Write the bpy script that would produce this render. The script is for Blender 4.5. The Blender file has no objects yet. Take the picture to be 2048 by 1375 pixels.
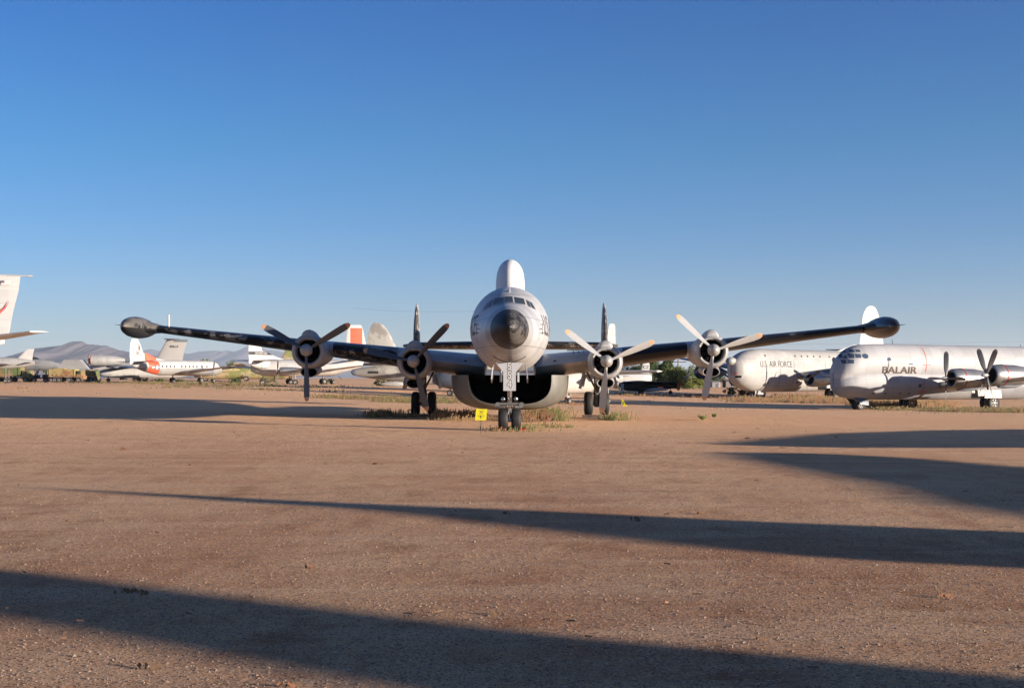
import bpy, bmesh, math, random
from math import sin, cos, pi, radians, sqrt, atan2, floor
from mathutils import Vector, Matrix, noise
random.seed(7)
S = bpy.context.scene
C = S.collection
# ------------------------------------------------------------------ camera, light, sky
F = 2650.0            # focal length in photograph pixels (2048 wide)
HZ = 755.0            # horizon row
EYE = 2.0
cam = bpy.data.cameras.new('camera'); co = bpy.data.objects.new('camera', cam); C.objects.link(co)
cam.sensor_width = 36.0; cam.lens = F/2048*36.0; cam.clip_start = 0.1; cam.clip_end = 90000
co.location = (0, 0, EYE); co.rotation_euler = (radians(90), 0, 0)
cam.shift_y = (HZ-687.5)/2048.0
S.camera = co
AZ, EL = radians(26), radians(7.5)
SUN = Vector((cos(AZ)*cos(EL), -sin(AZ)*cos(EL), sin(EL)))
w = bpy.data.worlds.new('World'); S.world = w; w.use_nodes = True
nt = w.node_tree; nt.nodes.clear()
sky = nt.nodes.new('ShaderNodeTexSky'); sky.sky_type = 'NISHITA'; sky.sun_disc = False
sky.sun_elevation = EL; sky.sun_rotation = radians(90)+AZ
sky.air_density = 1.0; sky.dust_density = 0.25; sky.ozone_density = 2.2; sky.altitude = 800
bg = nt.nodes.new('ShaderNodeBackground'); bg.inputs[1].default_value = 0.086
hs = nt.nodes.new('ShaderNodeHueSaturation'); hs.inputs['Saturation'].default_value = 1.0; hs.inputs['Value'].default_value = 1.0
wo = nt.nodes.new('ShaderNodeOutputWorld')
tcw = nt.nodes.new('ShaderNodeTexCoord'); spw = nt.nodes.new('ShaderNodeSeparateXYZ'); nt.links.new(tcw.outputs['Generated'], spw.inputs[0])
crw = nt.nodes.new('ShaderNodeValToRGB'); nt.links.new(spw.outputs[2], crw.inputs[0])
while len(crw.color_ramp.elements) < 7: crw.color_ramp.elements.new(.5)
for e, (p, c) in zip(crw.color_ramp.elements, ((0,(.49,.62,1.0)),(.05,(.41,.545,.93)),(.11,(.275,.50,.86)),(.17,(.18,.485,.81)),(.27,(.11,.395,.80)),(.5,(.42,.50,.74)),(1,(.64,.62,.78)))):
    e.position = p; e.color = (*c, 1)
mxw = nt.nodes.new('ShaderNodeMix'); mxw.data_type = 'RGBA'; mxw.blend_type = 'MULTIPLY'; mxw.inputs[0].default_value = 1
nt.links.new(sky.outputs[0], mxw.inputs[6]); nt.links.new(crw.outputs[0], mxw.inputs[7]); nt.links.new(mxw.outputs[2], hs.inputs['Color']); nt.links.new(hs.outputs[0], bg.inputs[0]); nt.links.new(bg.outputs[0], wo.inputs[0])
sl = bpy.data.lights.new('sun', 'SUN'); so = bpy.data.objects.new('sun', sl); C.objects.link(so)
sl.energy = 5.0; sl.angle = radians(0.6); sl.color = (1.0, 0.85, 0.70)
so.rotation_euler = SUN.to_track_quat('Z', 'Y').to_euler()
S.view_settings.view_transform = 'Standard'; S.view_settings.look = 'None'
S.view_settings.exposure = 1.30; S.view_settings.gamma = 1.0
S.render.engine = 'CYCLES'

# ------------------------------------------------------------------ ground height
CP = [(-75,240,1.5),(-60,255,.95),(-45,235,.75),(-20,185,1.0),(5,130,-.6),(25,260,-.25),(32,123,-.9),(46,122,-1.25),
      (38,187,-1.0),(46,187,-1.35),(0,66,0),(-5,66,0),(5,66,0),(0,50,0),(-18,60,.15),(-25,80,.55),(-40,85,.75),(20,60,-.1),(0,30,0),(-10,25,0),(10,25,0),(0,8,0),(-5,12,0),(6,12,0),
      (20,40,0),(-20,100,.6),(-45,120,.6),(-80,180,1.2),(60,160,-1.4),(-35,70,.6),(-55,90,.9),(35,80,-.4),(0,90,-.1),(0,300,.3),(90,300,-.6),(-110,320,1.6)]
def gz(x, y):
    s = 0; t = 0
    for (a, b, c) in CP:
        r2 = (x-a)**2+(y-b)**2
        sg = 9+0.10*b
        k = math.exp(-r2/(2*sg*sg))+1e-7/(1+r2/400)
        s += k*c; t += k
    return s/t
def PX(px, d): return (px-1024)/F*d
def PZ(py, d): return EYE-(py-HZ)/F*d

# ------------------------------------------------------------------ tags
def tag(o, label=None, cat=None, group=None, kind=None):
    if label: o['label'] = label
    if cat: o['category'] = cat
    if group: o['group'] = group
    if kind: o['kind'] = kind
    return o
def thing(name, label, cat, loc=(0,0,0), rz=0, group=None, pitch=0):
    o = bpy.data.objects.new(name, None); C.objects.link(o)
    o.location = loc; o.rotation_euler = (pitch, 0, rz); o.empty_display_size = .3
    return tag(o, label, cat, group)

# ------------------------------------------------------------------ materials
def _n(nt, t, **k):
    n = nt.nodes.new(t)
    for a, b in k.items(): setattr(n, a, b)
    return n
def _mix(nt, f, a, b):
    m = _n(nt, 'ShaderNodeMix', data_type='RGBA')
    for i, v in ((0, f), (6, a), (7, b)):
        if hasattr(v, 'links') or hasattr(v, 'is_linked'): nt.links.new(v, m.inputs[i])
        elif i == 0: m.inputs[0].default_value = v
        else: m.inputs[i].default_value = (*v[:3], 1)
    return m.outputs[2]
def _math(nt, op, a, b=None):
    m = _n(nt, 'ShaderNodeMath', operation=op)
    for i, v in ((0, a), (1, b)):
        if v is None: continue
        if hasattr(v, 'is_linked'): nt.links.new(v, m.inputs[i])
        else: m.inputs[i].default_value = v
    return m.outputs[0]
def mat(name, col, rough=.5, metal=0., var=.12, vs=1.5, rules=(), wear_or_lit=None, streak=None, bump=0., bs=20, alpha=None, panels=None, spec=.5):
    """rules: (colour, dict(x=(lo,hi), y=.., z=..)) paint areas; wear: (colour, scale, threshold, dict limits);
    streak: (colour, amount) vertical dirt; panels: (size_y, size_a) faint skin seams"""
    def _s(c): return tuple(v*.72 for v in c) if max(c) > .25 and min(c) > .2 else tuple(c)
    col = _s(col); rules = [(_s(a), l_) for a, l_ in rules]
    if wear_or_lit: wear_or_lit = (_s(wear_or_lit[0]),)+tuple(wear_or_lit[1:])
    m = bpy.data.materials.new(name); m.use_nodes = True
    nt = m.node_tree; b = nt.nodes['Principled BSDF']
    tc = _n(nt, 'ShaderNodeTexCoord'); oc = tc.outputs['Object']
    sp = _n(nt, 'ShaderNodeSeparateXYZ'); nt.links.new(oc, sp.inputs[0])
    ax = dict(x=sp.outputs[0], y=sp.outputs[1], z=sp.outputs[2])
    ax['ax'] = _math(nt, 'ABSOLUTE', sp.outputs[0])
    def mask(r):
        f = None
        for k, (lo, hi) in r.items():
            for op, v in (('GREATER_THAN', lo), ('LESS_THAN', hi)):
                if v is None: continue
                g = _math(nt, op, ax[k], v); f = g if f is None else _math(nt, 'MULTIPLY', f, g)
        return f
    c = None
    base = col
    for (rc, lim) in rules:
        base = _mix(nt, mask(lim), base if c is None else c, rc); c = base
    if c is None:
        rgb = _n(nt, 'ShaderNodeRGB'); rgb.outputs[0].default_value = (*col, 1); c = rgb.outputs[0]
    if wear_or_lit:
        wc, wsc, th, lim = wear_or_lit
        n = _n(nt, 'ShaderNodeTexNoise'); n.inputs['Scale'].default_value = wsc; n.inputs['Detail'].default_value = 8; n.inputs['Roughness'].default_value = .7
        nt.links.new(oc, n.inputs[0])
        rr = _n(nt, 'ShaderNodeMapRange'); rr.inputs[1].default_value = th-.03; rr.inputs[2].default_value = th+.03
        nt.links.new(n.outputs[0], rr.inputs[0]); f = rr.outputs[0]
        mk = mask(lim) if lim else None
        if mk is not None: f = _math(nt, 'MULTIPLY', f, mk)
        c = _mix(nt, f, c, wc)
    if var:
        n = _n(nt, 'ShaderNodeTexNoise'); n.inputs['Scale'].default_value = vs; n.inputs['Detail'].default_value = 7; n.inputs['Roughness'].default_value = .65
        nt.links.new(oc, n.inputs[0])
        rr = _n(nt, 'ShaderNodeMapRange'); rr.inputs[1].default_value = .3; rr.inputs[2].default_value = .7; rr.inputs[3].default_value = 1-var; rr.inputs[4].default_value = 1+var*.6
        nt.links.new(n.outputs[0], rr.inputs[0])
        mm = _n(nt, 'ShaderNodeVectorMath', operation='SCALE'); nt.links.new(c, mm.inputs[0]); nt.links.new(rr.outputs[0], mm.inputs['Scale']); c = mm.outputs[0]
    if streak:
        mp = _n(nt, 'ShaderNodeMapping'); mp.inputs['Scale'].default_value = (3, 3, .35); nt.links.new(oc, mp.inputs[0])
        n = _n(nt, 'ShaderNodeTexNoise'); n.inputs['Scale'].default_value = 2.2; n.inputs['Detail'].default_value = 6; nt.links.new(mp.outputs[0], n.inputs[0])
        rr = _n(nt, 'ShaderNodeMapRange'); rr.inputs[1].default_value = .5; rr.inputs[2].default_value = .8; rr.inputs[4].default_value = streak[1]
        nt.links.new(n.outputs[0], rr.inputs[0]); c = _mix(nt, rr.outputs[0], c, streak[0])
    if panels:
        f = None
        for k, sz in zip(('y', 'z', 'x'), panels):
            if not sz: continue
            q = _math(nt, 'FRACT', _math(nt, 'DIVIDE', ax[k], sz)); g = _math(nt, 'LESS_THAN', q, .03/sz)
            f = g if f is None else _math(nt, 'MAXIMUM', f, g)
        c = _mix(nt, _math(nt, 'MULTIPLY', f, .5), c, (.05, .05, .05))
        wn = _n(nt, 'ShaderNodeTexWhiteNoise'); cb_ = _n(nt, 'ShaderNodeCombineXYZ')
        nt.links.new(_math(nt, 'FLOOR', _math(nt, 'DIVIDE', ax['y'], (panels[0] or 2.)*.5)), cb_.inputs[0]); nt.links.new(_math(nt, 'FLOOR', _math(nt, 'DIVIDE', ax['z'], .85)), cb_.inputs[1]); nt.links.new(_math(nt, 'GREATER_THAN', ax['x'], 0.), cb_.inputs[2])
        nt.links.new(cb_.outputs[0], wn.inputs[0]); rr = _n(nt, 'ShaderNodeMapRange'); rr.inputs[3].default_value = .90; rr.inputs[4].default_value = 1.05; nt.links.new(wn.outputs[0], rr.inputs[0])
        mm = _n(nt, 'ShaderNodeVectorMath', operation='SCALE'); nt.links.new(c, mm.inputs[0]); nt.links.new(rr.outputs[0], mm.inputs['Scale']); c = mm.outputs[0]
    nt.links.new(c, b.inputs['Base Color'])
    b.inputs['Roughness'].default_value = rough; b.inputs['Metallic'].default_value = metal
    b.inputs['Specular IOR Level'].default_value = spec
    if bump:
        n = _n(nt, 'ShaderNodeTexNoise'); n.inputs['Scale'].default_value = bs; n.inputs['Detail'].default_value = 6; nt.links.new(oc, n.inputs[0])
        bp = _n(nt, 'ShaderNodeBump'); bp.inputs['Distance'].default_value = bump; nt.links.new(n.outputs[0], bp.inputs['Height']); nt.links.new(bp.outputs[0], b.inputs['Normal'])
    return m
PW = (.74, .73, .70)
M_ = {}
M_['fus'] = mat('weathered_light_grey_paint', (.59,.605,.62), .42, .05, .14, .9, rules=[((.41,.42,.43), dict(y=(-9,-.95)))], streak=((.22,.19,.15), .5), panels=(1.9, 1.05), bump=.012, bs=1.1)
M_['radome'] = mat('black_radome_lit_right', (.018,.018,.02), .52, 0, .3, 2, wear_or_lit=((.085,.08,.075), 1.9, .48, dict(x=(0.02,None))), bump=.004, bs=30, spec=.3)  # lighter patches on the right half paint the sunlit side of the nose
M_['finrad'] = mat('white_radome_shell', (.84,.84,.84), .5, 0, .08, 1.2, streak=((.4,.38,.35), .3))
M_['silver'] = mat('dull_silver_paint', (.40,.405,.41), .5, .15, .22, 1.3, streak=((.10,.085,.07), .5), panels=(1.2, None, 1.5), bump=.003, bs=3)
M_['wing'] = mat('silver_wing_with_black_boots', (.52,.53,.55), .34, .45, .2, 1.2,
    rules=[((.014,.014,.017), dict(ax=(5.35,8.45), y=(None,15.2))), ((.016,.016,.018), dict(ax=(10.15,None), y=(None,15.8)))],
    wear_or_lit=((.33,.32,.31), 1.7, .555, dict(x=(None,-5), y=(None,15.0))), bump=.004, bs=4)
M_['wingR'] = mat('silver_wing_with_black_boots_clean', (.52,.53,.55), .34, .45, .2, 1.2,
    rules=[((.014,.014,.017), dict(ax=(5.35,8.45), y=(None,15.2))), ((.016,.016,.018), dict(ax=(10.15,None), y=(None,15.8)))],
    wear_or_lit=((.30,.29,.27), 1.5, .60, dict(x=(9,14.5))), bump=.004, bs=4)
M_['tank'] = mat('worn_black_tank', (.02,.02,.022), .38, 0, .3, 1.5, wear_or_lit=((.12,.11,.095), 2.2, .45, dict(x=(None,-5), z=(4.36,None))), bump=.006, bs=6)
M_['tankR'] = mat('glossy_black_tank', (.012,.012,.016), .28, 0, .3, 1.5, wear_or_lit=((.16,.15,.14), 2.6, .67, dict(z=(4.1,None))), bump=.006, bs=6)
M_['black'] = mat('black_paint', (.015,.015,.016), .6, 0, .2)
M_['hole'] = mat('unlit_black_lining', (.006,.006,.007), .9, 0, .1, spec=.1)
M_['cowl'] = mat('grey_cowling', (.44,.445,.45), .48, .12, .18, 2.0, streak=((.12,.11,.10), .5), bump=.003, bs=5)
M_['blade'] = mat('propeller_grey_shaded', (.075,.085,.10), .45, .2, .15, 3, rules=[((.50,.27,.15), dict(z=(2.12,None)))])  # dark copy for the left propellers, the fuselage's shade put into its colour
M_['bladeLit'] = mat('propeller_grey_lit', (.47,.475,.48), .5, .0, .15, 3, rules=[((.60,.33,.17), dict(z=(2.12,None)))])  # pale copy for the right propellers, sunlight put into its colour
M_['spin'] = mat('spinner_grey', (.42,.42,.42), .4, .2, .12, 3)
M_['engine'] = mat('dark_engine_metal', (.05,.05,.05), .5, .5, .3, 8)
M_['tyre'] = mat('rubber', (.013,.013,.013), .7, 0, .25, 4, streak=((.07,.055,.045), .25), bump=.003, bs=40)
M_['rim'] = mat('wheel_metal', (.45,.44,.42), .45, .4, .15, 6)
M_['strut'] = mat('gear_strut', (.16,.155,.15), .5, .5, .25, 5)
M_['barm'] = mat('greasy_steel', (.24,.235,.22), .35, .6, .4, 12)
M_['chrome'] = mat('polished_steel', (.7,.7,.7), .15, 1., .1, 5)
M_['glass'] = mat('dusty_cockpit_glass', (.035,.04,.043), .3, 0, .1, 2)
M_['glassB'] = mat('blue_grey_glass', (.05,.075,.12), .1, 0, .1, 2)
M_['frame'] = mat('window_frame_grey', (.58,.58,.57), .5, 0, .05)
M_['plate'] = mat('door_plate_grey', (.52,.54,.57), .5, .0, .06, 3)
M_['whitep'] = mat('white_lettering', (.78,.78,.78), .5, 0, .03)
M_['letter'] = mat('faded_black_lettering', (.035,.035,.04), .6, 0, .2, 8)
M_['brown'] = mat('brown_lettering', (.09,.065,.05), .6, 0, .1, 8)
M_['red'] = mat('red_marking', (.45,.04,.03), .5, 0, .1, 5)
M_['orange'] = mat('orange_marking', (.75,.15,.05), .5, 0, .1, 3)
M_['yellow'] = mat('yellow_sign_sheet', (.60,.53,.01), .45, 0, .06, 6)
M_['postm'] = mat('sign_post_steel', (.06,.055,.05), .6, .3, .1)
M_['wood'] = mat('sun_bleached_plank', (.42,.21,.09), .8, 0, .25, 6, bump=.01, bs=20)
M_['woodD'] = mat('dark_plank', (.10,.07,.055), .85, 0, .25, 6, bump=.01, bs=20)
M_['white'] = mat('white_aircraft_paint', (.62,.61,.59), .45, 0, .06, .5, streak=((.4,.38,.35), .25), panels=(2.4, None))
M_['grey'] = mat('pale_grey_paint', (.42,.42,.41), .5, 0, .1, .6, panels=(2.4, None))
M_['bluegrey'] = mat('blue_grey_paint', (.15,.17,.2), .5, .1, .12, 1)
M_['metal'] = mat('bare_aluminium', (.45,.455,.46), .34, .65, .18, .8, streak=((.2,.18,.16), .3), panels=(1.6, None), bump=.004, bs=1.5)
M_['dkblue'] = mat('navy_blue_paint', (.03,.045,.09), .45, 0, .1, 1)
M_['green'] = mat('olive_green_paint', (.145,.16,.065), .7, 0, .1, 1)
M_['tan'] = mat('tan_paint', (.30,.24,.14), .7, 0, .1, 1)

# ------------------------------------------------------------------ mesh helper
class MB:
    def __init__(s): s.v = []; s.f = []; s.mi = []; s.cur = 0
    def add(s, vs, fs):
        k = len(s.v); s.v += [tuple(a) for a in vs]; s.f += [tuple(i+k for i in f) for f in fs]; s.mi += [s.cur]*len(fs)
    def loft(s, rings, cap0=True, cap1=True):
        n = len(rings[0]); vs = [p for r in rings for p in r]; fs = []
        for i in range(len(rings)-1):
            for j in range(n):
                a = i*n+j; b = i*n+(j+1) % n
                fs.append((a, b, b+n, a+n))
        if cap0: fs.append(tuple(range(n))[::-1])
        if cap1: fs.append(tuple((len(rings)-1)*n+j for j in range(n)))
        s.add(vs, fs); return s
    def box(s, c, d, m=None, taper=(1,1)):
        cx, cy, cz = c; x, y, z = d[0]/2, d[1]/2, d[2]/2; tx, ty = taper
        vs = [(-x,-y,-z),(x,-y,-z),(x,y,-z),(-x,y,-z),(-x*tx,-y*ty,z),(x*tx,-y*ty,z),(x*tx,y*ty,z),(-x*tx,y*ty,z)]
        vs = [Vector(v) for v in vs]
        if m is not None: vs = [m @ v for v in vs]
        vs = [v+Vector(c) for v in vs]
        s.add(vs, [(0,3,2,1),(4,5,6,7),(0,1,5,4),(1,2,6,5),(2,3,7,6),(3,0,4,7)]); return s
    def tube(s, p0, p1, r0, r1=None, n=10):
        r1 = r0 if r1 is None else r1
        p0 = Vector(p0); p1 = Vector(p1); d = (p1-p0).normalized()
        u = d.orthogonal().normalized(); v = d.cross(u)
        R = [[p+(u*cos(2*pi*j/n)+v*sin(2*pi*j/n))*r for j in range(n)] for p, r in ((p0, r0), (p1, r1))]
        return s.loft(R)
    def lathe(s, prof, c=(0,0,0), axis='y', n=32, sx=1., sz=1.):
        R = []
        for (a, r) in prof:
            ring = []
            for j in range(n):
                t = 2*pi*j/n; u, v = r*cos(t)*sx, r*sin(t)*sz
                p = (u, a, v) if axis == 'y' else ((a, u, v) if axis == 'x' else (u, v, a))
                ring.append((p[0]+c[0], p[1]+c[1], p[2]+c[2]))
            R.append(ring)
        return s.loft(R)
    def prism(s, pts, off):           # pts: list of 3-D points (planar), off: extrusion vector
        n = len(pts); o = Vector(off); vs = [Vector(p) for p in pts]+[Vector(p)+o for p in pts]
        fs = [tuple(range(n))[::-1], tuple(range(n, 2*n))]+[(i, (i+1) % n, (i+1) % n+n, i+n) for i in range(n)]
        s.add(vs, fs); return s
    def sphere(s, c, r, n=12):
        k = n//2
        s.lathe([(-cos(pi*i/k)*r, max(1e-4, sin(pi*i/k)*r)) for i in range(k+1)], c, 'z', n); return s
    def build(s, name, mats, parent=None, ang=35, recalc=True, sx=1):
        me = bpy.data.meshes.new(name)
        v = s.v if sx == 1 else [(-a[0], a[1], a[2]) for a in s.v]
        me.from_pydata(v, [], s.f)
        if not isinstance(mats, (list, tuple)): mats = [mats]
        for m in mats: me.materials.append(m)
        me.polygons.foreach_set('material_index', s.mi)
        if recalc:
            bm = bmesh.new(); bm.from_mesh(me); bmesh.ops.remove_doubles(bm, verts=bm.verts, dist=1e-5)
            bmesh.ops.recalc_face_normals(bm, faces=bm.faces); bm.to_mesh(me); bm.free()
        me.polygons.foreach_set('use_smooth', [True]*len(me.polygons))
        try: me.set_sharp_from_angle(angle=radians(ang))
        except Exception: pass
        o = bpy.data.objects.new(name, me); C.objects.link(o)
        if parent: o.parent = parent
        return o
def foil(x, y, c, t, n=9):            # ring in the x-const plane: (x, y, z offset); symmetric section with round nose
    up = []
    for i in range(n+1):
        q = (1-cos(pi*i/n))/2
        h = 5*t/c*(.2969*sqrt(q)-.126*q-.3516*q*q+.2843*q**3-.1015*q**4)*c
        up.append((y+q*c, h))
    return up+[(a, -b) for a, b in up[-2:0:-1]]
def wing_mb(st, n=9):                 # st: (x, y_le, chord, z, thickness)
    m = MB(); m.loft([[(x, a, z+h) for a, h in foil(x, y, c, t, n)] for (x, y, c, z, t) in st]); return m
def fin_mb(st, x0=0, n=9):            # st: (z, y_le, chord, thickness)
    m = MB(); m.loft([[(x0+h, a, z) for a, h in foil(0, y, c, t, n)] for (z, y, c, t) in st]); return m

def pchip(xs, ys, x):
    if x <= xs[0]: return ys[0]
    if x >= xs[-1]: return ys[-1]
    i = max(j for j in range(len(xs)-1) if xs[j] <= x)
    def sl(k): return (ys[k+1]-ys[k])/(xs[k+1]-xs[k])
    def dd(k):
        if k == 0 or k == len(xs)-1: return sl(min(k, len(xs)-2))
        a, b = sl(k-1), sl(k)
        return 0 if a*b <= 0 else 2*a*b/(a+b)
    h = xs[i+1]-xs[i]; t = (x-xs[i])/h
    return (2*t**3-3*t*t+1)*ys[i]+(t**3-2*t*t+t)*h*dd(i)+(-2*t**3+3*t*t)*ys[i+1]+(t**3-t*t)*h*dd(i+1)
class Body:
    """st: (y, top, bottom, half width)"""
    def __init__(s, st, prof=None):
        s.y = [a[0] for a in st]; s.t = [a[1] for a in st]; s.b = [a[2] for a in st]; s.w = [a[3] for a in st]
        s.prof = prof or (lambda u: sqrt(max(0, 1-u*u)))
    def at(s, y):
        t, b, w_ = pchip(s.y, s.t, y), pchip(s.y, s.b, y), pchip(s.y, s.w, y)
        return (t+b)/2, (t-b)/2, w_
    def X(s, y, z):
        zc, h, w_ = s.at(y); u = (z-zc)/max(h, 1e-4)
        return w_*s.prof(u) if abs(u) < 1 else 0.
    def Y(s, x, z):                   # first y where the body contains (x, z)
        lo, hi = s.y[0], s.y[0]
        while hi < s.y[-1] and s.X(hi, z) < abs(x): lo = hi; hi += .05
        for _ in range(12):
            m = (lo+hi)/2
            if s.X(m, z) < abs(x): lo = m
            else: hi = m
        return hi
    def mesh(s, y0=None, y1=None, n=40, step=.35):
        y0 = s.y[0] if y0 is None else y0; y1 = s.y[-1] if y1 is None else y1
        k = max(4, int((y1-y0)/step)); ys = sorted(set([y0+(y1-y0)*i/k for i in range(k+1)]+[q for q in s.y if y0 < q < y1]))
        if y0 == s.y[0]: ys += [y0+(s.y[1]-y0)*q for q in (.05, .15, .3, .5, .75)]; ys = sorted(set(ys))
        R = []
        for y in ys:
            zc, h, w_ = s.at(y); ring = []
            for j in range(n):
                t = 2*pi*(j+.5)/n; u = sin(t); sg = 1 if cos(t) > 0 else -1
                ring.append((sg*w_*s.prof(u), y, zc+h*u))
            R.append(ring)
        m = MB(); m.loft(R); return m
    def patch(s, m, y0, y1, z0, z1, side, off=.015, ny=4, nz=4, skew=0, round_=False):
        vs = []; fs = []
        if round_:
            yc, zc, ry, rz = (y0+y1)/2, (z0+z1)/2, (y1-y0)/2, (z1-z0)/2
            vs = [(side*(s.X(yc, zc)+off), yc, zc)]
            for j in range(12):
                a = 2*pi*j/12; y = yc+ry*cos(a); z = zc+rz*sin(a); vs.append((side*(s.X(y, z)+off), y, z))
            m.add(vs, [(0, j+1, (j+1) % 12+1) for j in range(12)]); return
        for j in range(nz+1):
            for i in range(ny+1):
                z = z0+(z1-z0)*j/nz; y = y0+(y1-y0)*i/ny+skew*(z-z0)
                vs.append((side*(s.X(y, z)+off), y, z))
        for j in range(nz):
            for i in range(ny):
                a = j*(ny+1)+i; fs.append((a, a+1, a+ny+2, a+ny+1))
        m.add(vs, fs)

def text_tris(body, size, outline=0., spacing=1., seg=.25):
    cu = bpy.data.curves.new('t', 'FONT'); cu.body = body; cu.size = size; cu.offset = outline; cu.space_character = spacing
    cu.resolution_u = 4; cu.align_x = 'CENTER'; cu.align_y = 'CENTER'
    o = bpy.data.objects.new('t', cu); C.objects.link(o)
    dg = bpy.context.evaluated_depsgraph_get(); me = bpy.data.meshes.new_from_object(o.evaluated_get(dg))
    C.objects.unlink(o); bpy.data.objects.remove(o)
    bm = bmesh.new(); bm.from_mesh(me); bmesh.ops.triangulate(bm, faces=bm.faces)
    for _ in range(4):
        es = [e for e in bm.edges if e.calc_length() > seg]
        if not es: break
        bmesh.ops.subdivide_edges(bm, edges=es, cuts=1); bmesh.ops.triangulate(bm, faces=bm.faces)
    vs = [(v.co.x, v.co.y) for v in bm.verts]; fs = [tuple(v.index for v in f.verts) for f in bm.faces]
    bm.verts.index_update(); fs = [tuple(v.index for v in f.verts) for f in bm.faces]
    bm.free(); bpy.data.meshes.remove(me)
    return vs, fs
def decal(body, size, fn, m, name, parent, outline=0., spacing=1., seg=.25, fx=1., fz=1.):
    vs, fs = text_tris(body, size, outline, spacing, seg)
    b = MB(); b.add([fn(x*fx, y*fz) for x, y in vs], fs); return b.build(name, m, parent, recalc=False)

# ------------------------------------------------------------------ propeller, wheel, gear pieces (shared)
def blade_mesh(R, cmax, tw=38):
    m = MB(); R_ = []
    for (q, c, t) in ((.06,.34,.34),(.13,.36,.34),(.2,.52,.26),(.3,.78,.17),(.42,.95,.11),(.55,1.,.075),(.7,1.,.055),(.82,.97,.045),(.91,.88,.04),(.96,.68,.035),(.99,.38,.03),(1.,.08,.01)):
        a = radians(tw+34*(1-q)**1.3-6); ring = []
        for j in range(14):
            u = 2*pi*j/14; x = cos(u)*c*cmax/2; y = sin(u)*t*cmax/2
            ring.append((x*cos(a)-y*sin(a), x*sin(a)+y*cos(a), q*R))
        R_.append(ring)
    return m.loft(R_)
def propeller(parent, c, R, cmax, angles, blade_m, spin_m, spr=.28, spl=.42, tw=38):
    p = MB(); prof = [(-spl, .005)]+[(-spl+spl*q, spr*sqrt(1-(1-q)**2.2)) for q in (.04,.12,.25,.45,.7,1)]+[(.12, spr*.96), (.3, spr*.6)]
    p.lathe(prof, (0,0,0), 'y', 24)
    o = p.build('propeller', spin_m, parent); o.location = c
    b0 = None
    for a in angles:
        if b0 is None: b = blade_mesh(R, cmax, tw).build('blade', blade_m, o); b0 = b
        else: b = b0.copy(); C.objects.link(b); b.parent = o
        b.rotation_euler = (0, radians(90-a), 0)
    return o
def wheel(parent, c, R, wd, name='wheel', rimc=None):
    m = MB(); h = wd/2
    m.lathe([(-h*.7, R*.55), (-h*.95, R*.68), (-h, R*.82), (-h*.8, R*.94), (-h*.45, R), (h*.45, R), (h*.8, R*.94), (h, R*.82), (h*.95, R*.68), (h*.7, R*.55)], (0,0,0), 'x', 28)
    o = m.build(name, M_['tyre'], parent); o.location = c
    r = MB(); r.lathe([(-h*.9, R*.12), (-h*.8, R*.2), (-h*.5, R*.3), (-h*.72, R*.5), (-h*.84, R*.56), (-h*.6, R*.585), (h*.6, R*.585), (h*.84, R*.56), (h*.72, R*.5), (h*.5, R*.3), (h*.8, R*.2), (h*.9, R*.12)], (0,0,0), 'x', 24)
    for k in range(6):
        a = k*pi/3
        for s in (-1, 1): r.tube((s*h*.5, cos(a)*R*.4, sin(a)*R*.4), (s*h*.74, cos(a)*R*.4, sin(a)*R*.4), R*.06, n=6)
    r.build('rim', rimc or M_['rim'], o)
    return o

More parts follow.
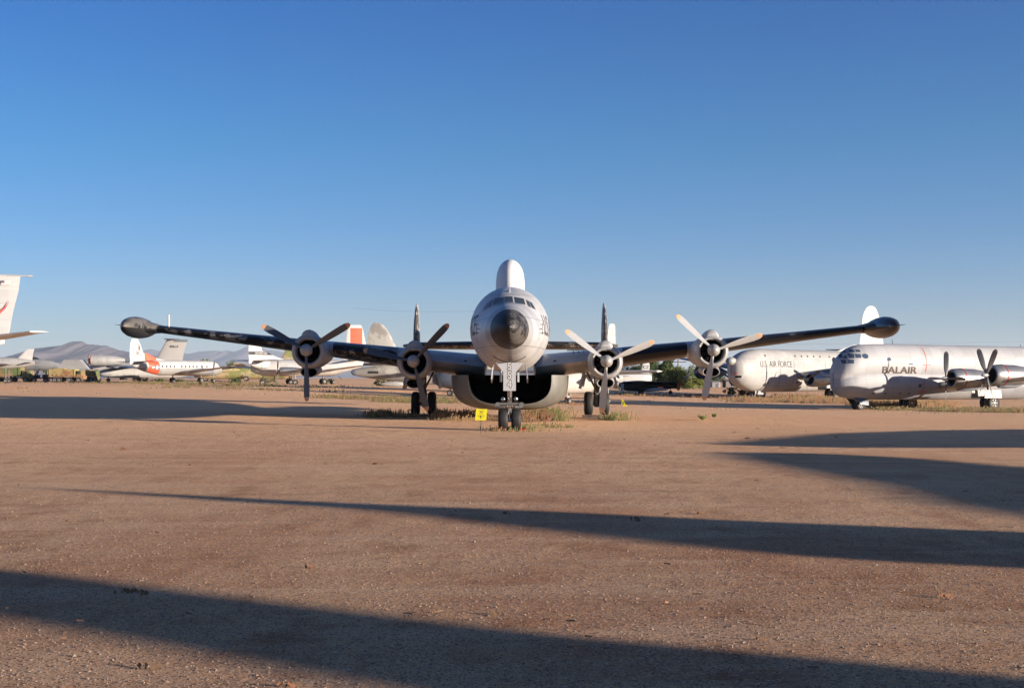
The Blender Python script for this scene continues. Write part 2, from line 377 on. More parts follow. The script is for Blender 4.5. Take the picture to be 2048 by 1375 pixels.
# ================================================================== GROUND
def build_ground():
    ys = []; y = -30.
    while y < 60000:
        ys.append(y); ay = abs(y)
        y += max(.5, .025*ay) if y > 0 else 3
    xs = [0.]; x = 0.
    while x < 40000:
        x += max(.6, .03*x); xs.append(x)
    xs = [-a for a in xs[:0:-1]]+xs
    vs = []
    for y in ys:
        for x in xs:
            z = gz(x, y)+(.015*noise.noise(Vector((x*.35, y*.35, 0)))+.02*noise.noise(Vector((x*.11, y*.11, 4))))
            if y > 85: z += .05*noise.noise(Vector((x*.06, y*.06, 9)))
            vs.append((x, y, z))
    n = len(xs); fs = [(j*n+i, j*n+i+1, (j+1)*n+i+1, (j+1)*n+i) for j in range(len(ys)-1) for i in range(n-1)]
    m = bpy.data.materials.new('desert_gravel'); m.use_nodes = True; nt = m.node_tree; b = nt.nodes['Principled BSDF']
    tc = _n(nt, 'ShaderNodeTexCoord'); oc = tc.outputs['Object']
    def nz(scale, det=5, rough=.6, stretch=None, w=0):
        src = oc
        if stretch: mp = _n(nt, 'ShaderNodeMapping'); mp.inputs['Scale'].default_value = stretch; nt.links.new(oc, mp.inputs[0]); src = mp.outputs[0]
        q = _n(nt, 'ShaderNodeTexNoise'); q.inputs['Scale'].default_value = scale; q.inputs['Detail'].default_value = det; q.inputs['Roughness'].default_value = rough
        nt.links.new(src, q.inputs[0]); return q.outputs[0]
    def rng(v, a, b_, lo=0, hi=1):
        r = _n(nt, 'ShaderNodeMapRange'); r.inputs[1].default_value = a; r.inputs[2].default_value = b_; r.inputs[3].default_value = lo; r.inputs[4].default_value = hi; nt.links.new(v, r.inputs[0]); return r.outputs[0]
    c = _mix(nt, rng(nz(.16, 7, .65, (1, .45, 1)), .43, .57), (.63,.385,.22), (.49,.25,.135))
    c = _mix(nt, rng(nz(.9, 8, .7, (1, .4, 1)), .50, .64, 0, .85), c, (.35,.155,.07))
    c = _mix(nt, rng(nz(.5, 7, .65, (.3, 1.5, 1)), .50, .62, 0, .7), c, (.68,.44,.27))
    c = _mix(nt, rng(nz(9, 6, .75), .50, .75, 0, .55), c, (.22,.13,.09))
    vor = _n(nt, 'ShaderNodeTexVoronoi'); vor.inputs['Scale'].default_value = 75; nt.links.new(oc, vor.inputs[0])
    hv = _n(nt, 'ShaderNodeSeparateColor'); nt.links.new(vor.outputs['Color'], hv.inputs[0])
    c = _mix(nt, _math(nt, 'GREATER_THAN', hv.outputs[0], .955), c, (.66,.54,.44))
    c = _mix(nt, _math(nt, 'LESS_THAN', hv.outputs[0], .10), c, (.11,.075,.06))
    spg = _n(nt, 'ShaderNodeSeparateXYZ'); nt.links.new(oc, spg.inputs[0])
    c = _mix(nt, rng(spg.outputs[1], 12, 60, 0, .68), c, (1.,.60,.335))  # colour lightened with distance, standing in for brighter sun-facing gravel
    for (c0, a1, a2, wv) in ((21.5,.02,.9,.07),(23.1,.02,.9,.07),(31,-.06,1.3,.05),(32.7,-.06,1.3,.05),(14.2,.22,.4,.11),(15.7,.22,.4,.11),(42,.1,2.,.04),(43.8,.1,2.,.04)):
        sn = _math(nt, 'MULTIPLY', _math(nt, 'SINE', _math(nt, 'MULTIPLY', spg.outputs[0], wv)), a2)
        dy = _math(nt, 'ABSOLUTE', _math(nt, 'SUBTRACT', _math(nt, 'SUBTRACT', _math(nt, 'SUBTRACT', spg.outputs[1], c0), _math(nt, 'MULTIPLY', spg.outputs[0], a1)), sn))
        k_ = _math(nt, 'MULTIPLY', rng(dy, .10, .24, .38, 0), rng(nz(.35, 5, .6), .42, .6))
        c = _mix(nt, k_, c, (.33,.18,.10))
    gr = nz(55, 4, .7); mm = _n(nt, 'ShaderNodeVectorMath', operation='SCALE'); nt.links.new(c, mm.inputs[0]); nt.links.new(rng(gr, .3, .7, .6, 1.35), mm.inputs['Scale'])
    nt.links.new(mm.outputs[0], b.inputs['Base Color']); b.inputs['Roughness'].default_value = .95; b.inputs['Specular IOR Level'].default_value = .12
    # bumps: pebbles + grit
    v2 = _n(nt, 'ShaderNodeTexVoronoi'); v2.inputs['Scale'].default_value = 48; nt.links.new(oc, v2.inputs[0])
    h1 = _math(nt, 'MULTIPLY', _math(nt, 'SUBTRACT', 1., v2.outputs['Distance']), .014)
    h2 = _math(nt, 'MULTIPLY', nz(18, 8, .78), .065)
    h3 = _math(nt, 'MULTIPLY', nz(1.6, 5, .6), .16)
    hh = _math(nt, 'ADD', _math(nt, 'ADD', h1, h2), h3)
    bp = _n(nt, 'ShaderNodeBump'); bp.inputs['Distance'].default_value = 1.; bp.inputs['Strength'].default_value = .8
    nt.links.new(hh, bp.inputs['Height']); nt.links.new(bp.outputs[0], b.inputs['Normal'])
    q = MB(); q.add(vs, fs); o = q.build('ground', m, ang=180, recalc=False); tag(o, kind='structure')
build_ground()

def build_pebbles():
    rnd = random.Random(3); q = MB()
    ms = [mat('pebble_tan', (.50,.35,.26), .9, 0, .2, 20), mat('pebble_brown', (.24,.15,.11), .9, 0, .2, 20), mat('pebble_pale', (.40,.31,.24), .9, 0, .1, 20)]
    oct_ = [(1,0,0),(0,1,0),(-1,0,0),(0,-1,0),(0,0,1),(0,0,-1)]
    of = [(0,1,4),(1,2,4),(2,3,4),(3,0,4),(1,0,5),(2,1,5),(3,2,5),(0,3,5)]
    for k in range(26000):
        d = 7.5*(3.2)**(rnd.random()); x = rnd.uniform(-.42, .42)*d
        r = rnd.choice([.0045,.006,.006,.007,.009,.012])*(1+.012*d)*rnd.uniform(.5,1.0)
        if rnd.random() < .012: r *= 1.8
        z = gz(x, d)+.015*noise.noise(Vector((x*.35, d*.35, 0)))+.02*noise.noise(Vector((x*.11, d*.11, 4)))
        q.cur = rnd.choice([0,0,0,1,1,1,1,2]) if r > .011 else rnd.choice([0,0,0,1,1,1,1,1,2])
        a = rnd.uniform(0, pi); vs = []
        for (u, v, t) in oct_:
            u, v = u*cos(a)-v*sin(a), u*sin(a)+v*cos(a)
            vs.append((x+u*r*rnd.uniform(.7,1.5), d+v*r*rnd.uniform(.7,1.2), z+t*r*rnd.uniform(.5,.8)+r*.2))
        q.add(vs, of)
    o = q.build('pebbles', ms, recalc=False, ang=10); tag(o, 'loose pebbles strewn over the reddish gravel in the foreground', 'pebbles', kind='stuff')
build_pebbles()

# ================================================================== MAIN AIRPLANE
OX, OY = -.09, 50.
A = thing('airplane', 'grey propeller airplane with black nose, tall dorsal dome and belly bulge, facing the camera', 'airplane', (OX, OY, 0))
fus = Body([(-3.25,3.80,3.78,.01),(-3.1,4.02,3.56,.22),(-2.8,4.2,3.38,.40),(-2.4,4.34,3.2,.55),(-1.8,4.49,3.04,.70),(-1.2,4.61,2.9,.84),(-.5,4.73,2.74,1.0),
            (.4,4.84,2.6,1.15),(.95,4.92,2.53,1.23),(1.6,5.14,2.44,1.33),(2.3,5.38,2.37,1.42),(3.5,5.62,2.3,1.55),(5.5,5.8,2.24,1.655),(8,5.93,2.2,1.725),
            (12,5.97,2.2,1.77),(20,5.9,2.4,1.72),(26,5.6,2.95,1.35),(30,5.25,3.5,.85),(32.3,4.9,4.2,.25)])
fus.mesh(-1.78, 32.3, 48).build('fuselage', M_['fus'], A)
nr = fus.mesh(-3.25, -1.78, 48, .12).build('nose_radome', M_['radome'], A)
# panel line under the nose
m = MB()
for k in range(24):
    x0 = -.62+1.24*k/24; x1 = x0+1.24/24
    def zz(x): return 2.80-.22*(1-(x/.62)**2)+.02
    p0 = Vector((x0, fus.Y(x0, zz(x0))-.02, zz(x0))); p1 = Vector((x1, fus.Y(x1, zz(x1))-.02, zz(x1))); m.tube(p0, p1, .018, n=5)
m.build('nose_seam', M_['black'], A)
# windshield panes + frames on the crown of the nose
def front_quad(mb, pts, off, n=6):
    (x00,z00),(x10,z10),(x11,z11),(x01,z01) = pts; vs = []; fs = []
    for j in range(n+1):
        for i in range(n+1):
            u, v = i/n, j/n
            x = (x00*(1-u)+x10*u)*(1-v)+(x01*(1-u)+x11*u)*v; z = (z00*(1-u)+z10*u)*(1-v)+(z01*(1-u)+z11*u)*v
            vs.append((x, fus.Y(x, z)-off, z+off*.4))
    for j in range(n):
        for i in range(n): a = j*(n+1)+i; fs.append((a, a+1, a+n+2, a+n+1))
    mb.add(vs, fs)
def pq(px, py, Y=51.6): return ((px-1019.5)/F*Y, PZ(py, Y))
W_ = [[(985,611),(1006,610),(1008,594),(990,596)], [(1010,608.5),(1026.5,608.5),(1025,593),(1011,593)], [(1031,610),(1051,611),(1048,597),(1029,594)],
      [(1057,614),(1063,616.5),(1057,602),(1051.5,598.5)], [(1065.5,617),(1072,619.5),(1064,605),(1059,602)],
      [(982,613.5),(975,615.5),(981,601),(987.5,598)], [(972.5,617),(966,620.5),(974.5,605),(979,602)]]
for wq in W_:
    cx = sum(p[0] for p in wq)/4; cy = sum(p[1] for p in wq)/4
    big = [pq(cx+(p[0]-cx)*1.22+(1.2 if p[0] > cx else -1.2)*.5, cy+(p[1]-cy)*1.2) for p in wq]
    mf = MB(); front_quad(mf, big, .018); fr = mf.build('windshield_frame', M_['frame'], A, recalc=False)
    mg = MB(); front_quad(mg, [pq(*p) for p in wq], .032); mg.build('pane', M_['glass'], fr, recalc=False)
# lettering along both sides of the nose
for sd in (1, -1):
    decal('U.S. AIR FORCE', 1.15, lambda x, y, sd=sd: (sd*(fus.X(5.6+sd*x, 4.02+y)+.012), 5.6+sd*x, 4.02+y), M_['letter'], 'lettering', A, fx=1.0)
    mb = MB()      # whip antenna rack beside the nose
    xb = sd*(fus.X(.3, 3.85))
    mb.tube((xb, .3, 3.85), (xb+sd*.12, .25, 3.85), .012); mb.tube((xb+sd*.12, .25, 3.66), (xb+sd*.12, .25, 4.08), .009, n=6)
    for zz_ in (3.7, 4.02): mb.tube((xb+sd*.03, .2, zz_), (xb+sd*.2, .25, zz_), .010, n=6)
    mb.sphere((xb+sd*.12, .22, 3.68), .03, 8)
    mb.build('antenna', M_['letter'], A)
mb = MB(); mb.tube((0, 2.4, 5.4), (0, 2.5, 5.72), .02, .01, 6); mb.tube((.0, 2.3, 5.4), (.0, 2.9, 5.48), .035); mb.build('antenna', M_['frame'], A)
# dorsal radome
RZ = [(5.7,14.2,6.4,1.47),(6.2,14.25,6.3,1.48),(6.6,14.3,6.15,1.47),(6.95,14.4,5.9,1.44),(7.25,14.55,5.6,1.36),(7.48,14.75,5.2,1.22),(7.65,15.,4.7,1.03),(7.78,15.3,4.0,.78),(7.86,15.7,3.1,.50),(7.90,16.2,2.0,.24),(7.92,16.8,.8,.08)]
def dome_ring(z, y, c, t, n=36):
    r = []
    for j in range(n):
        a = 2*pi*j/n; u = (1-cos(a))/2; wv = sin(a)
        r.append((t/2*abs(wv)**.8*(1 if wv > 0 else -1), y+c*u, z))
    return r
m = MB(); m.loft([dome_ring(*a) for a in RZ]); m.build('dorsal_radome', M_['finrad'], A)
m = MB(); m.loft([dome_ring(5.98, 14.1, 6.7, 1.62), dome_ring(6.06, 14.12, 6.6, 1.56)]); m.build('radome_collar', M_['frame'], A)
# belly radome (open mouth in front)
def belly_ring(y, wd, h, zt=2.12, n=40, e=.62):
    r = []
    for j in range(n+1):
        a = pi+pi*j/n; cx = cos(a); sx_ = sin(a)
        r.append((wd*(abs(cx)**e)*(1 if cx > 0 else -1), y, zt+h*(-(abs(sx_)**e))))
    return r
BL = [(8.716,1.842,1.30),(8.72,1.86,1.315),(8.79,1.97,1.38),(9.0,2.24,1.49),(9.4,2.42,1.54),(10.1,2.6,1.58),(11.5,2.72,1.6),(13,2.7,1.6),(15,2.45,1.5),(16.8,1.8,1.2),(18,.9,.7),(18.4,.2,.2)]
M_['belly'] = mat('belly_radome_grey', (.13,.13,.115), .55, 0, .2, 1.2, streak=((.10,.085,.06), .6), panels=(1.4,None))
m = MB(); m.loft([belly_ring(*a) for a in BL], cap0=False); br = m.build('belly_radome', M_['belly'], A)
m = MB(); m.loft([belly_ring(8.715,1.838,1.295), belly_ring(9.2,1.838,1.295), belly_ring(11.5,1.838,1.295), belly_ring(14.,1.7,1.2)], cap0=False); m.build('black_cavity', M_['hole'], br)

# wings
def wz(x): return 2.57+.117*(abs(x)-1.7)
WST = [(1.2,12.1,7.2,wz(1.2),1.24),(1.9,12.3,6.9,wz(1.9),1.16),(4.4,12.55,6.0,wz(4.4),1.02),(7.5,12.95,5.1,wz(7.5),.84),(10.4,13.4,4.3,wz(10.4),.66),(14,13.95,3.4,wz(14),.50),(17.3,14.4,2.7,wz(17.3),.38)]
for sd in (1, -1):
    wg = wing_mb(WST, 12).build('wing', M_['wingR'] if sd > 0 else M_['wing'], A, sx=sd)
    # root fillet light and inlet
    m = MB(); m.lathe([(-.02,.09),(0,.11),(.05,.11)], (sd*2.1, 12.42, 2.72), 'y', 16); m.build('landing_light', M_['black'], wg)
    t = MB(); zt = wz(17.3)+.03
    prof = [(0,.01),(.12,.13),(.35,.25),(.8,.39),(1.4,.48),(2.1,.52),(2.9,.51),(3.7,.45),(4.5,.34),(5.3,.20),(6.0,.07),(6.2,.01)]
    t.lathe([(a, r) for a, r in prof], (sd*18.05, 11.85, zt), 'y', 32, 1.0, 1.0)
    tk = t.build('wingtip_tank', M_['tank'] if sd < 0 else M_['tankR'], A)
    m = MB(); m.tube((sd*18.05, 11.9, zt), (sd*18.3, 11.3, zt+.04), .025, .008, 6); m.build('probe', M_['black'], tk)
    m = MB(); m.loft([[(sd*x, a, z+h) for a, h in foil(x, y, c, t_, 9)] for (x, y, c, z, t_) in ((17.2,14.1,3.2,wz(17.3),.42),(17.65,13.4,4.2,wz(17.5)+.02,.60))]); m.build('tank_fillet', M_['tank'] if sd < 0 else M_['tankR'], tk)
m = MB(); m.tube((-16.72,14.9,wz(17)+.1),(-16.72,14.9,wz(17)+.72),.045,.04,8); m.build('wing_antenna', M_['whitep'], A)
m = MB()
for (x, y) in ((3.0,12.9),(3.5,12.95),(3.25,12.9)): m.tube((x, y, wz(x)+.4), (x, y, wz(x)+.68), .02, n=6)
m.tube((2.7,12.95,wz(3)+.58),(3.8,13.0,wz(3)+.62), .025, n=6); m.build('antenna', M_['letter'], A)

# tail
M_['tail'] = mat('dark_worn_tail', (.13,.115,.10), .5, .2, .3, 2, rules=[((.02,.02,.02), dict(y=(None,28.95)))], wear_or_lit=((.25,.22,.19), 2.5, .56, {}))
tail = wing_mb([(0,28.2,4.0,3.95,.52),(3,28.35,3.7,3.93,.48),(5.4,28.6,3.2,3.92,.42),(6.0,28.9,2.6,3.92,.3),(6.45,29.5,1.5,3.92,.16)]).build('tailplane', M_['tail'], A)
t2 = tail.copy(); C.objects.link(t2); t2.parent = A; t2.data = tail.data.copy()
for v in t2.data.vertices: v.co.x *= -1
t2.data.flip_normals()
M_['tfin'] = mat('worn_fin_paint', (.05,.045,.04), .5, .1, .3, 3, rules=[((.45,.44,.42), dict(y=(29.2,None)))], wear_or_lit=((.4,.38,.35), 3, .57, {}))
for sd, mm_ in ((1, M_['tfin']), (-1, M_['tfin'])):
    fin_mb([(2.6,29.6,1.6,.14),(2.9,28.9,2.6,.24),(3.6,28.2,3.6,.36),(4.6,28.25,3.4,.36),(5.4,28.5,2.9,.30),(6.0,28.9,2.2,.22),(6.35,29.3,1.4,.13),(6.5,29.8,.5,.05)], sd*5.62).build('tail_fin', mm_, A)
fin_mb([(4.6,27.6,4.2,.36),(5.6,28.1,3.4,.34),(6.3,28.8,2.3,.22),(6.6,29.6,.8,.08)], 0).build('tail_fin', M_['tfin'], A)

# engines
def nacelle(x, z, yp, outer, sd):
    n_ = MB(); yc = yp+.42
    # tapering pod behind the cowl, blended into the wing
    n_.lathe([(.95,.72),(1.2,.745),(1.6,.74),(2.6,.70),(3.6,.62),(4.6,.54),(5.8,.42),(7.0,.26),(7.8,.10)], (x, yc, z-.06), 'y', 36, .98, 1.05)
    o = n_.build('engine_nacelle', M_['silver'], A)
    c = MB(); c.lathe([(.98,.74),(.96,.785),(.7,.805),(.45,.80),(.25,.775),(.12,.735),(.04,.69),(0,.63),(.02,.575),(.10,.54),(.35,.53),(.6,.53)], (x, yc, z-.03), 'y', 40)
    c.f.pop(); c.mi.pop(); c.f.pop(); c.mi.pop()
    c.build('cowling', M_['cowl'], o)
    g = MB(); g.lathe([(1.0,.70),(1.04,.775),(1.14,.78),(1.2,.71)], (x, yc, z-.03), 'y', 40); g.build('cooling_gills', M_['bluegrey'], o)
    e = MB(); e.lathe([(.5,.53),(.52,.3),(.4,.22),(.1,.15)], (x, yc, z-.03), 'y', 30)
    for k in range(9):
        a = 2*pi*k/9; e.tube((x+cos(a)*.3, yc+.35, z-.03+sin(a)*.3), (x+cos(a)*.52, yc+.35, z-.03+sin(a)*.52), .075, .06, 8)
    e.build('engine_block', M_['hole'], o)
    # carburettor scoop hump on top
    s = MB(); R = []
    for (y, wt, h0, h1) in ((.06,.24,.50,.84),(.12,.32,.48,.93),(.35,.36,.48,.96),(.9,.36,.48,.94),(1.5,.33,.48,.88),(2.4,.2,.45,.74)):
        R.append([(x+wt*cos(t)*(1 if True else 1), yc+y, z+h0+(h1-h0)*max(0, sin(t))**.7 if sin(t) > 0 else z+h0) for t in [2*pi*j/24 for j in range(24)]])
    s.loft(R); sc = s.build('air_scoop', M_['cowl'], o)
    # chin: oil cooler duct
    s = MB(); R = []
    for (y, wt, h) in ((.42,.35,.20),(.36,.38,.23),(.42,.41,.25),(.8,.43,.28),(1.6,.40,.28),(2.6,.3,.2),(3.2,.1,.05)):
        R.append([(x+wt*cos(t), yc+y, z-.98+h*sin(t)+(.10 if y > .5 else 0)*(1 if y < 3 else 1)) for t in [2*pi*j/24 for j in range(24)]])
    s.loft(R, cap0=False); oc_ = s.build('oil_cooler_duct', M_['cowl'], o)
    s = MB(); s.loft([[(x+a*cos(t), yc+y, z-.98+b*sin(t)) for t in [2*pi*j/24 for j in range(24)]] for (y, a, b) in ((.44,.33,.185),(.9,.30,.16))], cap0=False)
    for q in (-.02, .02): s.box((x+q, yc+.45, z-.98), (.05,.03,.36))
    s.build('duct_opening', M_['hole'], oc_)
    return o
zi, zo = PZ(722, 59.4), PZ(700, 59.9)
xi, xo = 4.335, 9.21
nacelle(-xi, zi, 9.4, False, -1); nacelle(xi, zi, 9.4, False, 1); nacelle(-xo, zo, 9.9, True, -1); nacelle(xo, zo, 9.9, True, 1)
propeller(A, (-xi, 9.4, zi), 2.31, .375, (46.5,-74.5,167), M_['blade'], M_['spin'])
propeller(A, (-xo, 9.9, zo), 2.31, .375, (31,151,-89.5), M_['blade'], M_['spin'])
propeller(A, (xi, 9.4, zi), 2.31, .375, (22.5,143,-95.5), M_['bladeLit'], M_['spin'])
propeller(A, (xo, 9.9, zo), 2.31, .375, (17.5,136.5,-101), M_['bladeLit'], M_['spin'])
# main landing gear
for sd in (-1, 1):
    x = sd*4.3; y0 = 16.0
    g = MB(); g.tube((x, y0, .55), (x, y0-.1, 2.5), .12, .15, 14); g.tube((x, y0, .62), (x, y0-.05, 1.35), .16, .16, 14)
    g.tube((x-.55, y0, .71), (x+.55, y0, .71), .09)
    for s in (-1, 1): g.tube((x, y0, 1.35), (x+s*.55, y0-.6, 2.35), .05, n=8); g.tube((x+s*.05, y0, 1.1), (x+s*.2, y0-1.4, 2.4), .045, n=8)
    go = g.build('main_landing_gear', M_['strut'], A)
    for s in (-1, 1): wheel(go, (x+s*.405, y0, .71), .60, .40)
    for s in (-1, 1):
        d = MB(); rot = Matrix.Rotation(s*radians(-14), 3, 'Y')
        d.box((x+s*.78, y0-1.0, 1.88), (.04,2.2,.85), rot, (1,.8))
        d.box((x+s*.74, y0-2.05, 1.92), (.16,.05,.5), rot)
        d.build('gear_door', M_['cowl'], go)
m = MB(); m.box((-4.3, 15.22, .10), (1.5,.22,.20)); m.build('p', M_['wood'])
pl = bpy.data.objects['p']; pl.name = 'plank'; pl.location = (OX, OY, 0)
tag(pl, 'orange brown plank lying against the main wheels left of the belly bulge', 'plank', 'planks at the main wheels')
m = MB(); m.box((4.3, 15.22, .09), (1.5,.22,.18)); pl = m.build('plank', M_['woodD']); pl.location = (OX, OY, 0)
tag(pl, 'dark plank lying against the main wheels right of the belly bulge', 'plank', 'planks at the main wheels')
# nose landing gear
g = MB(); g.tube((0,0,.45),(0,-.1,2.6),.085,.1,14); g.tube((0,0,.45),(0,-.03,1.05),.11,.11,14); g.tube((-.36,0,.42),(.36,0,.42),.06)
g.tube((0,-.1,1.0),(0,.9,2.3),.04,n=8)
ng = g.build('nose_landing_gear', M_['chrome'], A)
for s in (-1, 1): wheel(ng, (s*.245, 0, .42), .42, .37)
g = MB(); g.tube((-.45,-.12,1.02),(.45,-.12,1.02),.055,n=12)
for s in (-1, 1):
    g.tube((s*.45,-.2,.98),(s*.45,.05,.98),.10,n=14); g.tube((s*.2,-.25,.90),(s*.42,-.2,.90),.045,n=8)
    g.tube((s*.1,-.1,1.0),(s*.04,-.1,.7),.03,n=6)
g.tube((0,-.2,.85),(.08,-.25,.62),.03,n=6); g.tube((0,-.2,.85),(-.08,-.25,.62),.03,n=6)
g.build('steering_bar', M_['barm'], ng)
for s in (-1, 1):
    g = MB(); g.tube((s*.24,-.22,1.20),(s*.24,-.05,1.20),.085,.06,16); g.sphere((s*.24,-.2,1.20),.085,14); g.build('taxi_light', M_['chrome'], ng)
yd = -.55; kx = (OY+yd)/F
def dpx(px, py): return ((px-1019)*kx, PZ(py, OY+yd))
pts = [dpx(*p) for p in ((991,725),(1047,725),(1031.5,744),(1031.5,781),(1006.5,781),(1006.5,744))]
m = MB(); m.prism([(x, yd, z) for x, z in pts], (0,.05,0)); dr = m.build('nose_gear_door', M_['plate'], A)
for k, (ch, py) in enumerate((('5',733),('5',750.5),('4',768.5))):
    cx, cz = dpx(1019, py)
    decal(ch, .40, lambda x, y: (cx+x, yd-.004, cz+y), M_['letter'], 'digit_outline', dr, outline=.022, fx=.9)
    decal(ch, .40, lambda x, y: (cx+x, yd-.008, cz+y), M_['whitep'], 'digit', dr, outline=0, fx=.9)
for s in (-1, 1): m = MB(); m.box((s*.33, yd+.4, 2.02), (.07,.35,.36)); m.tube((s*.33, yd+.4, 2.3), (s*.33, yd+.4, 1.85), .04, n=8); m.build('gear_bracket', M_['frame'], ng)
for s in (-1, 1):
    m = MB(); m.prism([(s*.60, yd+.1, 2.48), (s*.60, yd+1.3, 2.5), (s*.64, yd+1.3, 1.95), (s*.66, yd+.5, 1.80), (s*.66, yd+.12, 1.95)], (s*.035,0,0)); m.build('wheel_well_door', M_['whitep'] if s < 0 else M_['cowl'], A)

# red wheel chocks & stake by the nose wheel
for (px, py, nm, lb) in ((997,861,'wheel_chock','red chock at the left edge of the nose wheels'), (1046,861,'wheel_chock','red chock at the right edge of the nose wheels')):
    x = PX(px, 49.4); m = MB(); m.prism([(0,0,0),(.22,0,0),(.11,0,.14)], (0,.12,0)); m.tube((.1,0,.05),(.24,-.05,.16),.015,n=6)
    o = m.build(nm, M_['red']); o.location = (x-.1, 49.4, gz(x, 49.4)); tag(o, lb, 'wheel chock', 'chocks at the nose wheels')
m = MB(); m.tube((0,0,0),(0,.02,.34),.018,n=6); o = m.build('marker_stake', M_['red']); o.location = (PX(1042.5,48.9),48.9,0); tag(o, 'small red stake in the gravel right of the nose wheels', 'stake')

# yellow sign
sg = thing('warning_sign', 'small yellow square notice on a thin dark post left of the nose wheels', 'sign', (PX(962,47.6), 47.6, gz(-1,47.6)), 0)
m = MB(); m.tube((0,0,-.05),(.0,0,.62),.014,n=8); m.build('post', M_['postm'], sg)
m = MB(); m.prism([(-.215,-.02,.455),(.185,-.02,.455+.0),(.225,.05,.855),(-.175,.05,.86)], (0,.015,0)); sb = m.build('sign_panel', M_['yellow'], sg)
m = MB()
def sgp(u, v): return (-.215+.4*u+.04*v, -.024+.07*v, .455+.40*v)
rr = random.Random(5)
for (v, u0, u1, h) in ((.86,.25,.75,.035),(.72,.36,.64,.075),(.55,.33,.68,.03),(.40,.15,.85,.04),(.24,.28,.52,.03),(.24,.6,.74,.03)):
    u = u0
    while u < u1:
        du = rr.uniform(.03,.06); m.add([sgp(u, v-h/2), sgp(min(u+du,u1), v-h/2), sgp(min(u+du,u1), v+h/2), sgp(u, v+h/2)], [(0,1,2,3)]); u += du+.012
m.build('notice_text', M_['black'], sb, recalc=False)

# ================================================================== BACKGROUND AIRPLANES
def wheels_row(root, pos, R, wd, zt):
    for (x, y) in pos:
        g = MB(); g.tube((x, y, R), (x, y, zt), R*.14, R*.18, 8); go = g.build('landing_gear', M_['strut'], root)
        for s in (-1, 1): wheel(go, (x+s*wd*.75, y, R), R, wd)
def winds(body, root, ys, z0, z1, wd, side, m, round_=False, name='window'):
    for y in ys:
        b = MB(); body.patch(b, y, y+wd, z0, z1, side, .02, 2, 2, round_=round_); b.build(name, m, root, recalc=False)
def simple_nacelle(root, x, y0, z, r, L, m, ring=None, dark=True):
    n_ = MB(); n_.lathe([(.35,r*.62),(.1,r*.66),(0,r*.74),(.05,r*.86),(.25,r*.95),(.8,r),(L*.45,r*.96),(L*.75,r*.7),(L,r*.2)], (x, y0, z), 'y', 28)
    n_.f.pop(-2); n_.mi.pop()
    o = n_.build('engine_nacelle', m, root)
    e = MB(); e.lathe([(.3,r*.66),(.32,.02)], (x, y0, z), 'y', 24); e.build('engine_block', M_['hole'], o)
    return o

# --- white stratocruiser-like freighter at the right edge
d0 = 123.; psi = -radians(66)
def dbl(u):    # figure-eight section
    h = 1.; zz_ = u
    if zz_ > -.12: q = (zz_-.30)/.70; r = 1.0
    else: q = (zz_+.36)/.64; r = .93
    return r*sqrt(max(0, 1-q*q))
bal = Body([(0,.56+2.9,2.2,.03),(.2,4.05,1.75,.75),(.55,4.65,1.4,1.12),(1.1,5.3,1.2,1.42),(1.85,5.85,1.08,1.6),(3.0,6.15,1.0,1.67),(5.5,6.25,.98,1.68),(22,6.25,1.0,1.68),(27,6.2,1.7,1.4),(32,6.0,3.6,.6),(34,5.6,5.0,.1)], dbl)
gzB = gz(31.8, 123)-.05
Bx, By = PX(1666, d0), d0
M_['balw'] = mat('freighter_white_shaded_below', (.40,.415,.44), .6, 0, .07, .5, rules=[((.49,.50,.52), dict(z=(2.98,None))), ((.35,.365,.39), dict(z=(None,2.2)))], panels=(2.6,None), streak=((.33,.30,.27), .25))  # lower lobe coloured greyer, painting in the shade below the crease
B = thing('airplane', 'white four propeller freighter reading BALAIR, cut by the right frame edge', 'airplane', (Bx, By, gzB), psi, pitch=0)
B.rotation_mode = 'ZXY'; B.rotation_euler = (radians(-.9), 0, psi)
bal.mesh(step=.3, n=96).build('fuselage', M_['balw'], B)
# visible side of this airplane: local +x (port) after rotation
SB = 1
gl = [(0.62,1.0,4.28,4.72),(1.08,1.72,4.28,4.72),(.85,1.30,4.78,5.28),(1.38,1.95,4.78,5.28),(2.03,2.75,4.80,5.26),(1.35,1.75,5.34,5.6),(1.83,2.3,5.36,5.66),(2.38,2.95,5.36,5.66)]
gl = [(a*.76+.03, b_*.76-.03, c_+.04, d_-.04) for a, b_, c_, d_ in gl]
for (a, b_, c_, d_) in gl:
    for sd in (1, -1):
        m = MB(); bal.patch(m, a, b_, c_, d_, sd, .025, 3, 3, skew=.18); m.build('cockpit_window', M_['glassB'], B, recalc=False)
m = MB(); bal.patch(m, 2.2, 2.85, 4.78, 5.25, SB, .025, round_=True); m.build('cockpit_window', M_['glassB'], B, recalc=False)
m = MB(); bal.patch(m, 4.95, 5.4, 4.5, 4.92, SB, .02, round_=True); m.build('window', M_['glassB'], B, recalc=False)
for (a, b_, c_, d_) in ((7.5,7.95,4.3,4.7),(8.75,9.1,2.15,2.45)):
    m = MB(); bal.patch(m, a, b_, c_, d_, SB, .02); m.build('window', M_['glassB'], B, recalc=False)
decal('BALAIR', 1.2, lambda x, y: (bal.X(6.45+x, 3.72+y)+.035, 6.45+x-.45*(bal.X(6.45+x, 3.72+y)-bal.X(6.45+x, 3.72)), 3.72+y), M_['brown'], 'lettering', B, outline=.015, fx=1.06, fz=.75)
m = MB()
for (y, z0, z1) in ((9.55,3.6,6.0),(9.35,1.1,2.7)): bal.patch(m, y, y+.08, z0, z1, SB, .015, 1, 10)
bal.patch(m, 9.15, 10.1, 4.22, 4.28, SB, .016, 4, 1); bal.patch(m, 8.9, 9.9, 1.7, 1.76, SB, .016, 4, 1)
m.build('red_stripe', M_['red'], B, recalc=False)
